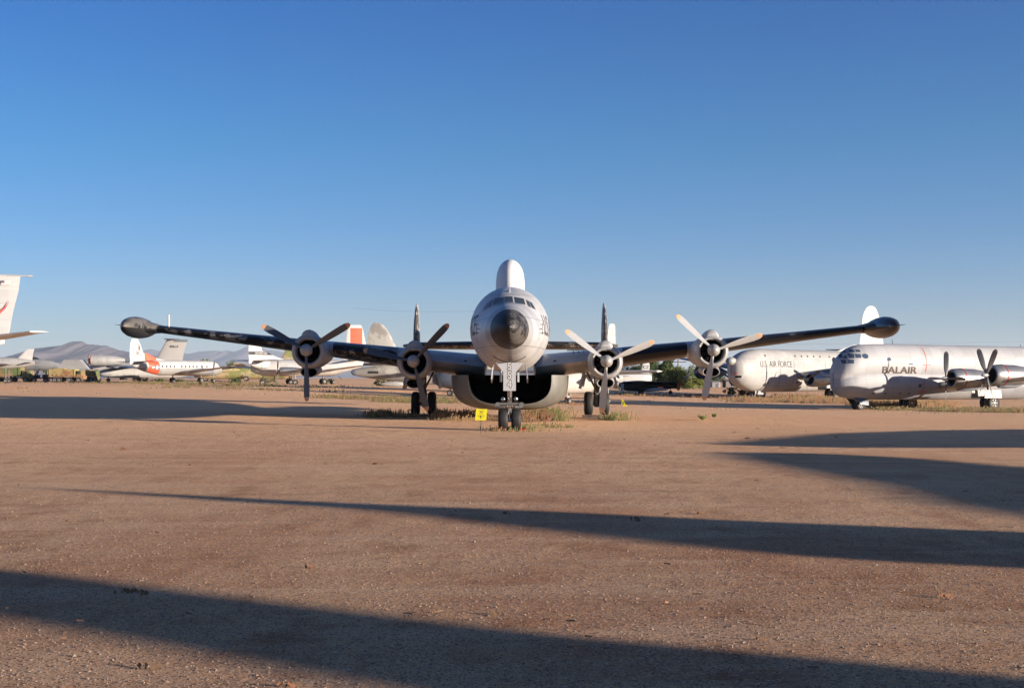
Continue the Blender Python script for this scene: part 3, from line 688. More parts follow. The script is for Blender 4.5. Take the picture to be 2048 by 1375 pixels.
m = MB(); bal.patch(m, .9, 27, 2.95, 2.99, SB, .012, 40, 1); m.build('crease_line', M_['grey'], B, recalc=False)
m = MB()
pass
for y in (3.6, 5.0, 6.7, 7.8): m = MB(); bal.patch(m, y, y+.2, 1.5, 1.62, SB, .02, 1, 1); m.build('vent', M_['black'], B, recalc=False)
for (a_, b_, c_) in ((7,6.9,6.75),(23,23,6.5)): m = MB(); m.tube((0,a_,6.2),(0,b_,c_),.025,n=6); m.build('antenna', M_['letter'], B)
g = MB(); g.tube((0,2.9,.6),(0,2.5,1.6),.1); g.tube((0,2.9,.6),(0,1.9,1.7),.05); gB = g.build('nose_landing_gear', M_['frame'], B)
for s in (-1, 1): wheel(gB, (s*.33, 2.9, .46), .47, .3)
for s in (-1, 1):
    m = MB(); m.prism([(s*.55,1.6,1.55),(s*.55,3.6,1.0),(s*.65,3.6,.45),(s*.65,2.6,.55)], (s*.04,0,0)); m.build('gear_door', M_['dkblue'], gB)
def balwing(sd):
    wing_mb([(0,11.0,6.6,2.25,1.15),(1.6,11.2,6.2,2.3,1.05),(7,12.0,5.0,2.75,.8),(14,13.1,3.6,3.3,.5),(20.5,14.2,2.1,3.8,.25)]).build('wing', M_['metal'], B, sx=sd)
    for (xx, yy, zz_, ang) in ((5.6, 8.4, 2.9, (89,-1,179,-91)), (12.2, 6.9 if sd > 0 else 10.2, 3.1, (112,62,-118,-68))):
        o = simple_nacelle(B, sd*xx, yy+.5, zz_, .95, 6.0, M_['metal'])
        m = MB(); m.lathe([(1.1,.975),(1.16,.975)], (sd*xx, yy+.5, zz_), 'y', 28); m.build('red_band', M_['red'], o)
        m = MB(); m.lathe([(.4,.02),(.42,.22),(.5,.27),(1.2,.32),(2.4,.26),(3.2,.05)], (sd*xx, yy+.9, zz_-.82), 'y', 20); m.build('oil_cooler_duct', M_['bluegrey'], o)
        propeller(B, (sd*xx, yy, zz_), 2.5, .46, ang, M_['bladeB'], M_['spin'], .2, .55, 50)
M_['bladeB'] = mat('dark_grey_blade', (.12,.12,.125), .45, .1, .15, 3, rules=[((.30,.28,.26), dict(z=(2.3,None)))])
balwing(1); balwing(-1)
for sd in (1, -1):
    g = MB(); g.tube((sd*5.6, 13.6, .75), (sd*5.6, 13.4, 2.4), .14); gg = g.build('main_landing_gear', M_['strut'], B)
    for s in (-1, 1): wheel(gg, (sd*5.6+s*.45, 13.6, .68), .7, .4)
    for s in (-1, 1): m = MB(); m.box((sd*5.6+s*.85, 13.2, 1.5), (.05,2.1,.75), None, (1,.9)); m.build('gear_door', M_['grey'], gg)
fin_mb([(5.8,26.5,6.8,.5),(8,28.5,4.8,.4),(10.5,30,3.2,.28),(11.4,31,1.8,.12)]).build('tail_fin', M_['white'], B)

# --- big clamshell-nosed silver transport
T0x, T0y = PX(1462, 184), 184.
psT = atan2(-.73, .68); gT = gz(38,187)
T = thing('airplane', 'blunt nosed silver transport reading U.S. AIR FORCE, a round pod on its nose', 'airplane', (T0x, T0y, gT), atan2(-.73,.68))
tb = Body([(0,4.6,3.4,.05),(.3,5.3,2.9,.8),(.9,5.85,2.3,1.35),(2,6.45,1.7,1.75),(3.8,6.95,1.2,2.0),(6,7.15,1.0,2.05),(26,7.1,1.1,2.05),(32,6.9,2.6,1.6),(37,6.5,4.4,.7),(39,6.2,5.3,.15)],
          lambda u: (max(0, 1-abs(u)**2.5))**(1/2.5))
M_['ctop'] = mat('sunlit_silver_transport_skin', (.47,.465,.455), .6, .05, .10, .5, streak=((.3,.26,.2), .35), panels=(2.2,1.9), bump=.004, bs=1.2)
tb.mesh(step=.5, n=44).build('fuselage', M_['ctop'], T)
m = MB(); m.lathe([(-.85,.02),(-.8,.2),(-.6,.42),(-.3,.55),(0,.58),(.4,.5),(.9,.3)], (0,.1,5.35), 'y', 24); m.build('nose_pod', M_['grey'], T)
m = MB(); m.lathe([(-1.0,.02),(-.97,.2),(-.85,.38),(-.7,.46),(-.66,.3)], (0,.1,5.35), 'y', 24); m.build('pod_tip', M_['bluegrey'], T)
m = MB(); tb.patch(m, .25, .8, 3.05, 3.35, 1, .02); m.build('light_housing', M_['hole'], T, recalc=False)
m = MB(); tb.patch(m, .12, .3, 3.5, 3.75, 1, .02); m.build('red_marking', M_['orange'], T, recalc=False)
decal('U.S. AIR FORCE', 1.25, lambda x, y: (tb.X(7.8+x*.9, 4.95+y)+.025, 7.8+x*.9, 4.95+y), M_['letter'], 'lettering', T)
winds(tb, T, [5.4,12.6,14.2,15.7,17.3,18.9,21.3,23.8,26.2], 6.05, 6.3, .28, 1, M_['black'])
winds(tb, T, [13.2,14.9,16.6,18.3,19.9,22.9,25.6], 3.55, 3.8, .26, 1, M_['black'])
winds(tb, T, [5.9,12.9,14.0], 2.2, 2.5, .26, 1, M_['black'])
m = MB(); tb.patch(m, 12.1, 14.6, 4.6, 5.3, 1, .015); m.build('grey_panel', M_['grey'], T, recalc=False)
m = MB()
for y in (8.6, 12.0, 20): tb.patch(m, y, y+.05, 1.8, 5.6, 1, .015, 1, 8)
m.build('door_seam', M_['letter'], T, recalc=False)
for sd in (1, -1):
    wing_mb([(0,12.5,8.6,3.2,1.5),(2,12.8,8.2,3.3,1.35),(9,14.6,6.4,4.3,1.0),(18,16.8,4.2,5.3,.6),(26.5,19,2.2,6.4,.25)]).build('wing', M_['metal'], T, sx=sd)
    for (xx, yy, zz_, ang) in ((6.6, 8.6, 2.8, (29,149,-90)), (14.6, 10.4, 3.9, (80,200,-40))):
        simple_nacelle(T, sd*xx, yy+.5, zz_, 1.05, 7., M_['metal'] if sd > 0 else M_['dkblue'])
        propeller(T, (sd*xx, yy, zz_), 2.6, .42, ang, M_['bladeB'], M_['spin'], .22, .4, 50)
    g = MB(); g.tube((sd*6.4, 15.0, .85), (sd*6.4, 15, 3), .2); gg = g.build('main_landing_gear', M_['strut'], T)
    for s in (-1, 1): wheel(gg, (sd*6.4+s*.55, 15, .78), .8, .5)
    m = MB()
    for s in (-1, 1): m.box((sd*6.4+s*1.05, 14.6, 1.8), (.05,3.,1.0))
    m.build('gear_door', M_['white'], gg)
    m = MB(); m.lathe([(0,.02),(.3,.4),(.9,.6),(1.8,.62),(2.4,.45),(3,.1)], (sd*26.8, 17.5, 6.45), 'y', 20); m.build('wingtip_pod', M_['white'], T)
g = MB(); g.tube((0,4.5,.55),(0,4.4,1.6),.16); gg = g.build('nose_landing_gear', M_['strut'], T)
for s in (-1, 1): wheel(gg, (s*.4, 4.5, .52), .55, .35)
m = MB(); m.box((.9,5.4,.95),(.06,2.2,.55)); m.build('gear_door', M_['grey'], gg)
M_['tfin2'] = mat('transport_fin_white', (.68,.665,.64), .5, 0, .06, .6, rules=[((.80,.78,.73), dict(y=(35.6,None)))], panels=(None,1.6))
fin_mb([(6.2,31.5,8.2,.6),(8.2,32.3,6.9,.55),(10.5,32.8,5.6,.45),(12.6,33.2,4.7,.38),(13.3,33.6,3.9,.30),(14.0,34.2,2.7,.2),(14.3,35,1.2,.08)]).build('tail_fin', M_['tfin2'], T)
fin_mb([(6.4,22,12,.2),(7.2,26.5,8,.18),(8.2,31,3,.1)]).build('dorsal_fillet', M_['tfin2'], T)
for sd in (1, -1): wing_mb([(0,33.4,4.2,7.2,.5),(4,34.2,3.2,7.4,.35),(8.2,35.2,1.8,7.6,.15)]).build('tailplane', M_['metal'], T, sx=sd)

# --- two twin-engined propeller liners (left)
def airliner(px_nose, d_nose, psi, label, colour_rules, fin_rules, marks, scale=1.):
    x, y = PX(px_nose, d_nose), d_nose
    r = thing('airplane', label, 'airplane', (x, y, 0), psi, 'white twin propeller airliners'); r.scale = (scale,)*3
    cx, cy = x-sin(psi)*12, y+cos(psi)*12
    r.location.z = gz(cx, cy)
    b = Body([(0,2.75,2.35,.05),(.3,3.1,2.0,.55),(.9,3.45,1.75,.95),(1.8,4.15,1.55,1.25),(3,4.4,1.45,1.42),(5,4.45,1.42,1.46),(16,4.45,1.45,1.46),(19.5,4.4,2.0,1.2),(22.5,4.3,2.9,.6),(24,4.1,3.6,.12)])
    M = mat('liner_paint', (.62,.615,.60), .45, 0, .05, .6, rules=colour_rules, panels=(2.,None))
    b.mesh(step=.5, n=36).build('fuselage', M, r)
    MF = mat('liner_fin_paint', (.66,.655,.64), .45, 0, .04, .6, rules=fin_rules)
    fin_mb([(4.2,18.4,5.4,.3),(5.1,20.0,3.9,.28),(6.0,20.7,3.2,.25),(7.4,21.3,2.5,.2),(8.3,21.8,1.7,.14),(8.6,22.2,.9,.06)]).build('tail_fin', MF, r)
    fin_mb([(4.3,14,9.5,.3),(4.7,16.6,7.,.26),(5.1,18.0,5.0,.2),(5.75,19.6,3.4,.16)]).build('dorsal_fillet', MF, r)
    for sd in (1, -1):
        wing_mb([(0,8.6,4.2,1.9,.62),(1.4,8.8,4.0,2.0,.6),(5,9.4,3.3,2.35,.45),(16,11.6,1.4,3.3,.15)]).build('wing', M_['metal'], r, sx=sd)
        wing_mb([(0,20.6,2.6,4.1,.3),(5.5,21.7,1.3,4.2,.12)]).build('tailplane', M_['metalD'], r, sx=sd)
        simple_nacelle(r, sd*4.1, 6.6, 2.15, .72, 6.5, M_['metal'])
        propeller(r, (sd*4.1, 6.2, 2.15), 2.1, .34, (100,220,-20), M_['bladeB'], M_['spin'], .2, .4, 45)
        g = MB(); g.tube((sd*4.1,9.6,.5),(sd*4.1,9.4,1.9),.12); gg = g.build('main_landing_gear', M_['strut'], r)
        for s in (-1, 1): wheel(gg, (sd*4.1+s*.32, 9.6, .5), .5, .28)
        winds(b, r, [5.2,6.6,7.9,8.9,9.9,10.9,11.9,13.8,14.8,15.8,16.8], 3.05, 3.42, .36, sd, M_['black'])
        m = MB(); b.patch(m, .95, 1.6, 3.25, 3.75, sd, .02, 3, 3, skew=.5); m.build('cockpit_window', M_['glass'], r, recalc=False)
    g = MB(); g.tube((0,2.4,.4),(0,2.4,1.6),.08); gg = g.build('nose_landing_gear', M_['strut'], r)
    for s in (-1, 1): wheel(gg, (s*.22, 2.4, .36), .36, .22)
    for k in range(5):
        m = MB(); m.tube((0,3.6+k*.9,4.4),(0,3.8+k*.9,5.0),.035,.01,6); m.build('antenna', M_['white'], r)
    marks(r, b)
    return r
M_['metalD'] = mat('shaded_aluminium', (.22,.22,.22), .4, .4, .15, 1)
def star(r, b, side, yc, zc, R):
    for (RR, mm_, off, pts) in ((R, M_['dkblue'], .02, None), (R*.86, M_['whitep'], .03, 5)):
        m = MB(); vs = [(side*(b.X(yc, zc)+off), yc, zc)]; k = 20 if pts is None else 10
        for j in range(k):
            a = 2*pi*j/k+pi/2; q = RR if (pts is None or j % 2 == 0) else RR*.42
            y, z = yc+cos(a)*q, zc+sin(a)*q; vs.append((side*(b.X(y, z)+off), y, z))
        m.add(vs, [(0, j+1, (j+1) % k+1) for j in range(k)]); m.build('star_insignia', mm_, r, recalc=False)
    m = MB(); b.patch(m, yc-R*1.8, yc-R*.95, zc-R*.25, zc+R*.25, side, .021); b.patch(m, yc+R*.95, yc+R*1.8, zc-R*.25, zc+R*.25, side, .021); m.build('insignia_bar', M_['whitep'], r, recalc=False)
psC = radians(125)
RED = (.62,.10,.045)
# near side of these is local -x (starboard)
def marks1(r, b):
    star(r, b, -1, 18.3, 3.0, .62)
    f = lambda y0, z0: (lambda x, y: (-.20, y0-x, z0+y))
    decal('3C', 1.15, f(21.9, 5.75), M_['letter'], 'code', r, fx=1.15)
    decal('31796', .42, f(22.2, 7.35), M_['letter'], 'serial_number', r)
    m = MB(); m.box((-.2,21.75,6.75),(.02,.3,.85)); m.build('badge', M_['brown'], r)
airliner(443, 262, radians(146), 'white airliner with 3C on its fin and a red band round its tail', [((.36,.36,.35), dict(z=(None,2.95))), (RED, dict(y=(17.6,20.2)))], [(RED, dict(y=(17.4,20.4), z=(None,5.9)))], marks1, .95)
def marks2(r, b):
    star(r, b, -1, 18.6, 3.0, .62)
    decal('SAMARITAN', .50, lambda x, y: (-.19, 21.1-x, 5.42+y), M_['whitep'], 'fin_lettering', r, fx=1.1)
airliner(682, 236, radians(146), 'white airliner with black lettered fin stripe behind the outer left propeller', [((.36,.36,.35), dict(z=(None,2.95)))], [((.015,.015,.015), dict(z=(5.12,5.72)))], marks2, .95)

# --- camouflaged transport behind the two airliners
M_['camo'] = mat('green_tan_camouflage', (.17,.19,.07), .7, 0, .08, .5, wear_or_lit=((.33,.27,.16), .22, .5, {}))
G = thing('airplane', 'green and tan camouflaged transport between the two white airliners', 'airplane', (PX(385, 300), 300., 1.2), radians(-80))
gb = Body([(0,2.1,1.4,.1),(.6,2.6,.9,1.0),(2,3.1,.6,1.4),(4,3.4,.5,1.5),(20,3.4,.5,1.5),(25,3.6,1.6,1.0),(29,3.8,3.0,.3)])
gb.mesh(step=.7, n=30).build('fuselage', M_['camo'], G)
fin_mb([(3.0,19.0,9.6,.5),(7,20.6,6.9,.4),(9.2,21.2,5.6,.3)]).build('tail_fin', M_['camo'], G)
for sd in (1, -1):
    wing_mb([(0,8,5,3.2,.7),(10,8.6,3.6,3.5,.5),(20,9.6,2,3.8,.2)]).build('wing', M_['camo'], G, sx=sd)
    wing_mb([(0,24.6,3.6,3.6,.4),(8,25.4,2,3.7,.15)]).build('tailplane', M_['camo'], G, sx=sd)
    simple_nacelle(G, sd*5, 5.6, 2.6, .7, 5, M_['camo']); propeller(G, (sd*5,5.2,2.6), 1.9, .4, (70,190,-50), M_['bladeB'], M_['spin'], .3, .5)
wheels_row(G, [(-2,12),(2,12),(0,3)], .6, .35, 1.6)

# --- T-tail transport fin
U = thing('airplane', 'pale grey jet transport with tall leaning fin behind the 3C airliner', 'airplane', (PX(268, 330), 330., 1.3), radians(-112+180))
U.rotation_euler = (0,0,radians(-84))
ub = Body([(0,3.4,2.6,.1),(1,4.6,1.6,1.3),(3,5.2,1.2,1.9),(20,5.2,1.2,1.9),(26,5.2,2.8,1.2),(30,4.9,4.0,.3)])
U.location = (PX(140, 330), 330., 1.2)
M_['uf'] = mat('pale_grey_fin', (.50,.49,.47), .5, 0, .06, .4, rules=[((.14,.15,.17), dict(z=(9.75,None), y=(25.2,None)))])
ub.mesh(step=.8, n=28).build('fuselage', M_['grey'], U)
fin_mb([(4.8,20.6,6.8,.5),(7.5,22.0,5.9,.4),(10.4,23.6,5.2,.35)]).build('tail_fin', M_['uf'], U)
for sd in (1,-1):
    wing_mb([(0,22.8,3.8,10.5,.3),(5.2,25.6,1.6,10.3,.12)]).build('tailplane', M_['uf'], U, sx=sd)
    wing_mb([(0,9,5,4.8,.7),(16,15,2,4.2,.2)]).build('wing', M_['grey'], U, sx=sd)
decal('40614', .9, lambda x, y: (.27, 25.4+x, 8.6+y), M_['letter'], 'serial_number', U)
wheels_row(U, [(-1.6,13),(1.6,13),(0,3)], .6, .35, 1.8)

# --- tall airliner tail at the far left edge (four-engined jet facing left)
K = thing('airplane', 'white jet tail with small flag and red swoosh cut by the left frame edge', 'airplane', (0,150.,0))
psK = radians(-62); dK = 150.
K.rotation_euler = (0,0,psK)
fx, fy = sin(psK), -cos(psK)              # forward
tailx, taily = PX(-2, dK), dK
K.location = (tailx+fx*40, taily+fy*40, gz(-58,150))
kb = Body([(0,4.6,3.6,.1),(1.2,5.6,2.6,1.2),(3.5,6.4,2.0,1.85),(26,6.4,2.0,1.85),(34,6.2,3.4,1.2),(39,5.7,4.5,.5),(40.6,5.4,4.9,.1)])
kb.mesh(step=.8, n=36).build('fuselage', M_['white'], K)
M_['kf'] = mat('jet_tail_white', (.37,.38,.39), .45, 0, .04, .5, panels=(None,1.9))
fin_mb([(5.6,32.8,8.2,.55),(8.5,34.9,6.6,.42),(11.0,36.7,5.4,.32),(12.6,37.9,4.4,.25)]).build('tail_fin', M_['kf'], K)
m = MB(); m.tube((0,37.0,12.65),(0,43.4,12.7),.09,.08,8); m.tube((0,43.0,12.7),(0,43.6,12.7),.14,.1,8); m.build('antenna_boom', M_['grey'], K)
for sd in (1,-1):
    wing_mb([(0,35.2,4.4,5.2,.55),(7.4,42.2,2.1,6.1,.22)]).build('tailplane', M_['white'], K, sx=sd)
    wing_mb([(0,12,7,3,1.),(20,26,2.4,4.6,.25)]).build('wing', M_['white'], K, sx=sd)
def kside(y, z, off=.27): return (off, y, z)
m = MB(); m.box((.22,40.7,11.8),(.02,1.0,.5)); fl = m.build('flag', M_['whitep'], K)
m = MB()
for k in range(4): m.box((.235,40.7,11.61+k*.125),(.015,1.0,.06))
m.build('flag_stripe', mat('faded_red', (.5,.16,.15), .5), fl)
m = MB(); m.box((.245,40.37,11.92),(.015,.38,.26)); m.build('flag_canton', M_['dkblue'], fl)
pts = [(38.8,7.9),(39.8,8.4),(40.6,9.1),(41.1,9.9),(40.7,8.95),(39.9,8.1),(39.1,7.5)]
m = MB(); m.prism([(.30,y,z) for y, z in pts], (.02,0,0)); m.build('red_swoosh', M_['red'], K)
wheels_row(K, [(-3,21),(3,21),(0,4)], .6, .4, 2.6)

# --- silver swept jet beneath the tail
M_['jetm'] = mat('polished_jet_skin', (.50,.50,.49), .4, .2, .15, 1, panels=(1.6,None))
J = thing('airplane', 'bare silver jet behind the camouflaged trucks under the big white tail', 'airplane', (PX(128,262), 262., gz(-85,250)), radians(80))
jb = Body([(0,2.6,2.3,.05),(1.5,3.05,2.0,.42),(4,3.5,1.75,.72),(9,3.6,1.6,.85),(15,3.5,1.8,.8),(18,3.2,2.2,.5)])
jb.mesh(step=.5, n=26).build('fuselage', M_['jetm'], J); J.scale = (1.2,1.2,1.28)
m = MB(); m.lathe([(0,.02),(.4,.25),(1.2,.38),(2.2,.32),(3,.05)], (0,4.4,3.55), 'y', 16); m.build('canopy', M_['glass'], J)
fin_mb([(3.3,14.2,3.4,.2),(4.6,15.8,2.2,.14),(6.0,17.4,1.2,.08)]).build('tail_fin', M_['white'], J)
for sd in (1,-1):
    wing_mb([(0,7,4,2.2,.4),(6,11.5,1.6,2.3,.15)]).build('wing', M_['bluegrey'], J, sx=sd)
    wing_mb([(0,15.4,1.9,2.7,.18),(2.8,17,.9,2.7,.08)]).build('tailplane', M_['metal'], J, sx=sd)
wheels_row(J, [(-2,10),(2,10),(0,3)], .4, .22, 2.)

J2 = thing('airplane', 'small pale jet with a swept white fin below the big white tail', 'airplane', (PX(-60,205), 205., gz(-80,205)+.9), radians(-80))
jb2 = Body([(0,2.4,1.9,.1),(2,2.9,1.5,.5),(5,3.1,1.3,.7),(8,2.9,1.6,.55),(9.5,2.6,1.9,.35)])
jb2.mesh(step=.5, n=22).build('fuselage', M_['grey'], J2)
fin_mb([(2.6,6.6,2.6,.18),(3.6,7.6,1.7,.14),(4.4,8.4,1.1,.1)]).build('tail_fin', M_['white'], J2)
for sd in (1,-1): wing_mb([(0,3.4,3,2.0,.3),(4.2,6.2,1.1,2.0,.1)]).build('wing', M_['grey'], J2, sx=sd); wing_mb([(0,7.8,1.6,2.3,.15),(2.4,9.2,.8,2.3,.06)]).build('tailplane', M_['white'], J2, sx=sd)
for (x, y) in ((-1.2,5.5),(1.2,5.5),(0,2)):
    g = MB(); g.tube((x,y,-.55),(x,y,1.7),.06,n=8); gg = g.build('landing_gear', M_['strut'], J2); wheel(gg, (x,y,-.55), .35, .2)
# --- patrol jet with big engine pods (left of 3C airliner)
Q = thing('airplane', 'jet with two stacked silver engine barrels open toward the left, left of the 3C fin', 'airplane', (PX(196,268),268.,gz(-80,268)), radians(-76))
qb = Body([(0,2.1,1.5,.1),(1,2.5,1.1,.6),(3,2.8,.8,.9),(14,2.8,.8,.9),(19,2.7,1.4,.4)])
qb.mesh(step=.6, n=24).build('fuselage', M_['white'], Q)
M_['barrel'] = mat('engine_barrel', (.56,.55,.53), .4, .2, .15, .8, panels=(1.7,None))
for (sd, y0, z0, L) in ((1.9, -1.3, 4.3, 6.6), (-1.9, -1.9, 4.6, 5)):
    m = MB(); m.lathe([(.9,.7),(0,.95),(.1,1.05),(.6,1.12),(L*.5,1.08),(L*.8,.85),(L,.5)], (sd,y0,z0), 'y', 28); o = m.build('engine_barrel', M_['barrel'], Q)
    m = MB(); m.lathe([(.3,.86),(.32,.02)], (sd,y0-.1,z0), 'y', 24); m.build('intake', M_['hole'], o)
    m = MB(); m.lathe([(-.02,.93),(-.06,1.0),(.08,1.08),(.14,1.05)], (sd,y0,z0), 'y', 28); m.build('intake_lip', mat('intake_lip_red', (.42,.2,.15), .5), o)
for sd in (1,-1): wing_mb([(0,1.5,6.5,3.1,.7),(9,3.5,4,2.9,.35)]).build('wing', M_['bluegrey'], Q, sx=sd)
wheels_row(Q, [(-1.6,8),(1.6,8),(0,2)], .4, .25, 1.4)
m = MB(); m.prism([(PX(114,246),246,PZ(738,246)),(PX(176,246),246,PZ(738,246)),(PX(158,246),246,PZ(719,246)),(PX(128,246),246,PZ(719,246))], (0,3.,0))
m.prism([(PX(106,246),245.6,PZ(739,246)),(PX(188,246),245.6,PZ(739,246)),(PX(176,246),245.6,PZ(745,246)),(PX(112,246),245.6,PZ(745,246))], (0,3.6,0))
xg = PX(130,246); m.box((xg,247,gz(xg,246)+.9),(.4,.4,1.8)); m.box((xg+2.6,247,gz(xg,246)+.9),(.4,.4,1.8))
o = m.build('airplane_tail_section', M_['grey']); tag(o, 'grey wedge shaped tail section standing behind the right camouflaged truck', 'airplane part')

# --- orange panelled fin
O = thing('airplane', 'silver airplane with white fin bearing an orange panel behind the outer left propeller', 'airplane', (PX(640,225),225.,gz(-28,220)), radians(-75))
ob = Body([(0,3.1,2.3,.1),(1,3.6,1.8,.8),(3,4.1,1.4,1.3),(12,4.2,1.5,1.3),(17,4.2,2.5,.8),(20,4.1,3.6,.15)])
O.location = (PX(735,225)-19.5*.966, 220., gz(-28,220))
M_['of'] = mat('orange_panel_fin', (.68,.67,.65), .5, 0, .05, .5, rules=[(RED, dict(y=(16.55,18.6), z=(5.2,9.6)))])
ob.mesh(step=.6, n=26).build('fuselage', M_['white'], O)
for k in range(1): fin_mb([(4.0,15.2,4.6,.3),(5.6,15.5,4.0,.26),(9.4,16.0,2.7,.2),(10.1,16.2,2.2,.14)]).build('tail_fin', M_['of'], O)
for sd in (1,-1):
    wing_mb([(0,6,3.6,2.0,.5),(13,8,1.4,3.,.15)]).build('wing', M_['metal'], O, sx=sd)
    wing_mb([(0,16.2,2.4,4.2,.25),(5,17,1.3,4.3,.1)]).build('tailplane', M_['white'], O, sx=sd)
    simple_nacelle(O, sd*3.4, 4.4, 2.3, .65, 5, M_['metal'])
    propeller(O, (sd*3.4,4.1,2.3), 1.9, .3, (65,185,-55), M_['bladeB'], M_['spin'], .2, .4)
wheels_row(O, [(-3.4,7),(3.4,7),(0,2)], .45, .3, 1.7)

# --- grey/white camouflaged patrol bomber with tall rounded fin
M_['ncam'] = mat('grey_white_wave_camouflage', (.44,.43,.40), .6, 0, .05, .5, wear_or_lit=((.27,.26,.24), .28, .49, {}))
dN = 165.; psN = radians(100)
N = thing('airplane', 'grey and white camouflaged patrol bomber with tall rounded fin behind the left wing', 'airplane', (0,0,0), psN)
fx, fy = sin(psN), -cos(psN)
N.location = (PX(706,dN)+fx*24, dN+fy*24, gz(-19,180)-.2)
nb = Body([(0,2.4,1.8,.1),(1,2.9,1.2,.7),(3,3.3,.75,1.05),(6,3.5,.62,1.15),(15,3.45,.7,1.1),(20,3.15,1.2,.8),(22.8,2.8,1.6,.48),(23.6,2.65,1.75,.38)])
nb.mesh(step=.5, n=30).build('fuselage', M_['ncam'], N)
m = MB(); m.lathe([(0,.43),(.2,.42),(.5,.3),(.66,.03)], (0,23.6,2.2), 'y', 20); m.build('tail_turret', M_['bluegrey'], N)
m = MB(); nb.patch(m, 20.9, 22.2, 2.05, 2.35, -1, .02); m.build('window', M_['black'], N, recalc=False)
fin_mb([(3.0,17.2,5.6,.3),(3.9,18.1,4.5,.3),(4.9,18.3,4.2,.3),(5.3,18.6,3.8,.28),(6.6,19.2,3.0,.24),(7.5,19.7,2.3,.2),(8.1,20.2,1.5,.14),(8.4,20.8,.6,.05)]).build('tail_fin', M_['ncam'], N)
for sd in (1,-1):
    wing_mb([(0,18.6,3.4,3.3,.35),(4,19.2,2.4,3.9,.25),(7.8,20.2,1.2,4.4,.1)]).build('tailplane', M_['ncam'], N, sx=sd)
    wing_mb([(0,6,4.8,3.0,.7),(6,6.8,3.8,3.3,.5),(15,8.4,1.8,4.0,.2)]).build('wing', M_['ncam'], N, sx=sd)
    simple_nacelle(N, sd*3.9, 4.6, 2.8, .8, 7, M_['ncam'])
wheels_row(N, [(-3.9,8),(3.9,8),(0,2.5)], .6, .35, 2.)
m = MB(); m.lathe([(0,.02),(.4,.25),(1.2,.36),(2.4,.3),(3.2,.03)], (-1.2,17.5,.75), 'y', 16); m.build('drop_tank', M_['grey'], N)

# --- pale jet with slim gear right of the belly bulge
dW = 130.; W = thing('airplane', 'off white jet on thin legs between the belly bulge and the right main wheels', 'airplane', (3.4, 123.6, gz(6,130)), radians(-27))
wb = Body([(0,2.0,1.6,.05),(1.2,2.4,1.3,.5),(3,3.1,1.1,.85),(5,3.2,1.05,.95),(11,3.2,1.05,.95),(15,3.0,1.7,.6),(18,2.8,2.4,.15)])
M_['wj'] = mat('cream_white_paint', (.58,.565,.53), .5, 0, .08, .8, panels=(1.5,1.0), streak=((.3,.27,.22), .3))
wb.mesh(step=.4, n=28).build('fuselage', M_['wj'], W)
fin_mb([(3.0,12.4,4.2,.3),(5,13.4,2.9,.25),(7.9,14.5,1.7,.18),(8.15,14.8,1.2,.1)]).build('tail_fin', M_['wj'], W)
for sd in (1,-1):
    wing_mb([(0,6,3.4,3.1,.5),(8,7.2,1.6,3.2,.2)]).build('wing', M_['wj'], W, sx=sd)
    m = MB(); m.lathe([(0,.02),(.6,.2),(1.4,.38),(2.0,.42),(2.05,.3)], (sd*2.6,4.2,2.35), 'y', 20); m.build('wing_pod', M_['wj'], W)
    wing_mb([(0,14.6,1.9,3.0,.2),(4,15.6,1.,3.0,.08)]).build('tailplane', M_['wj'], W, sx=sd)
    g = MB(); g.tube((sd*2.2,9.0,.3),(sd*1.9,8.9,2.3),.07,n=8); g.tube((sd*2.2,9.0,.35),(sd*1.9,10.,2.3),.045,n=6); gg = g.build('main_landing_gear', M_['white'], W); wheel(gg, (sd*2.3,9.0,.3), .31, .18)
g = MB(); g.tube((0,4.4,.32),(0,4.1,1.4),.06,n=8); g.tube((0,4.4,.4),(0,5.3,1.4),.04,n=6); gg = g.build('nose_landing_gear', M_['white'], W); wheel(gg, (.12,4.4,.33), .34, .18)
m = MB(); m.tube((0,-1.5,0),(.0,0,0),.02,n=6)

# --- blue-grey jet behind the left main gear
V = thing('airplane', 'blue grey jet nose in shade between the left main wheels and the belly bulge', 'airplane', (PX(865,150), 150., gz(-9,150)), radians(-95))
vb = Body([(0,2.3,1.5,.2),(1,2.75,1.0,.8),(3,3.0,.7,1.1),(8,3.0,.7,1.1),(12,2.7,1.2,.5)])
vb.mesh(step=.5, n=24).build('fuselage', M_['bluegrey'], V)
for sd in (1,-1): wing_mb([(0,4,3,1.4,.4),(5,6.5,1.2,1.4,.12)]).build('wing', M_['bluegrey'], V, sx=sd)
fin_mb([(2.6,8.6,3.0,.2),(3.6,9.8,1.6,.12)]).build('tail_fin', M_['bluegrey'], V)
wheels_row(V, [(-1.3,6),(1.3,6),(0,2)], .35, .2, 1.2)

# --- CZ airplane and black-winged one on the right
dZ = 235.; Z = thing('airplane', 'white airplane with CZ on its upright fin in front of the green trees', 'airplane', (PX(1196,dZ), dZ, gz(22,240)), radians(-86))
zb = Body([(0,1.8,1.3,.1),(1,2.4,.9,.7),(3,2.9,.7,.95),(5.5,3.1,.75,.9),(8,2.9,.9,.7),(9.6,2.7,1.6,.25)])
M_['zf'] = mat('white_and_blue_panels', (.66,.66,.65), .5, 0, .04, .5, wear_or_lit=((.09,.17,.32), .7, .5, dict(y=(None,4.6))))
zb.mesh(step=.4, n=24).build('fuselage', M_['zf'], Z)
fin_mb([(2.3,6.4,2.8,.2),(2.9,7.6,1.6,.18),(4.4,7.9,1.35,.15),(5.2,8.0,1.1,.12),(5.4,8.2,.7,.05)]).build('tail_fin', M_['zf'], Z)
decal('CZ', .8, lambda x, y: (.12, 8.6+x, 4.0+y), M_['letter'], 'code', Z)
wheels_row(Z, [(-.8,4),(.8,4)], .35, .2, 1.)
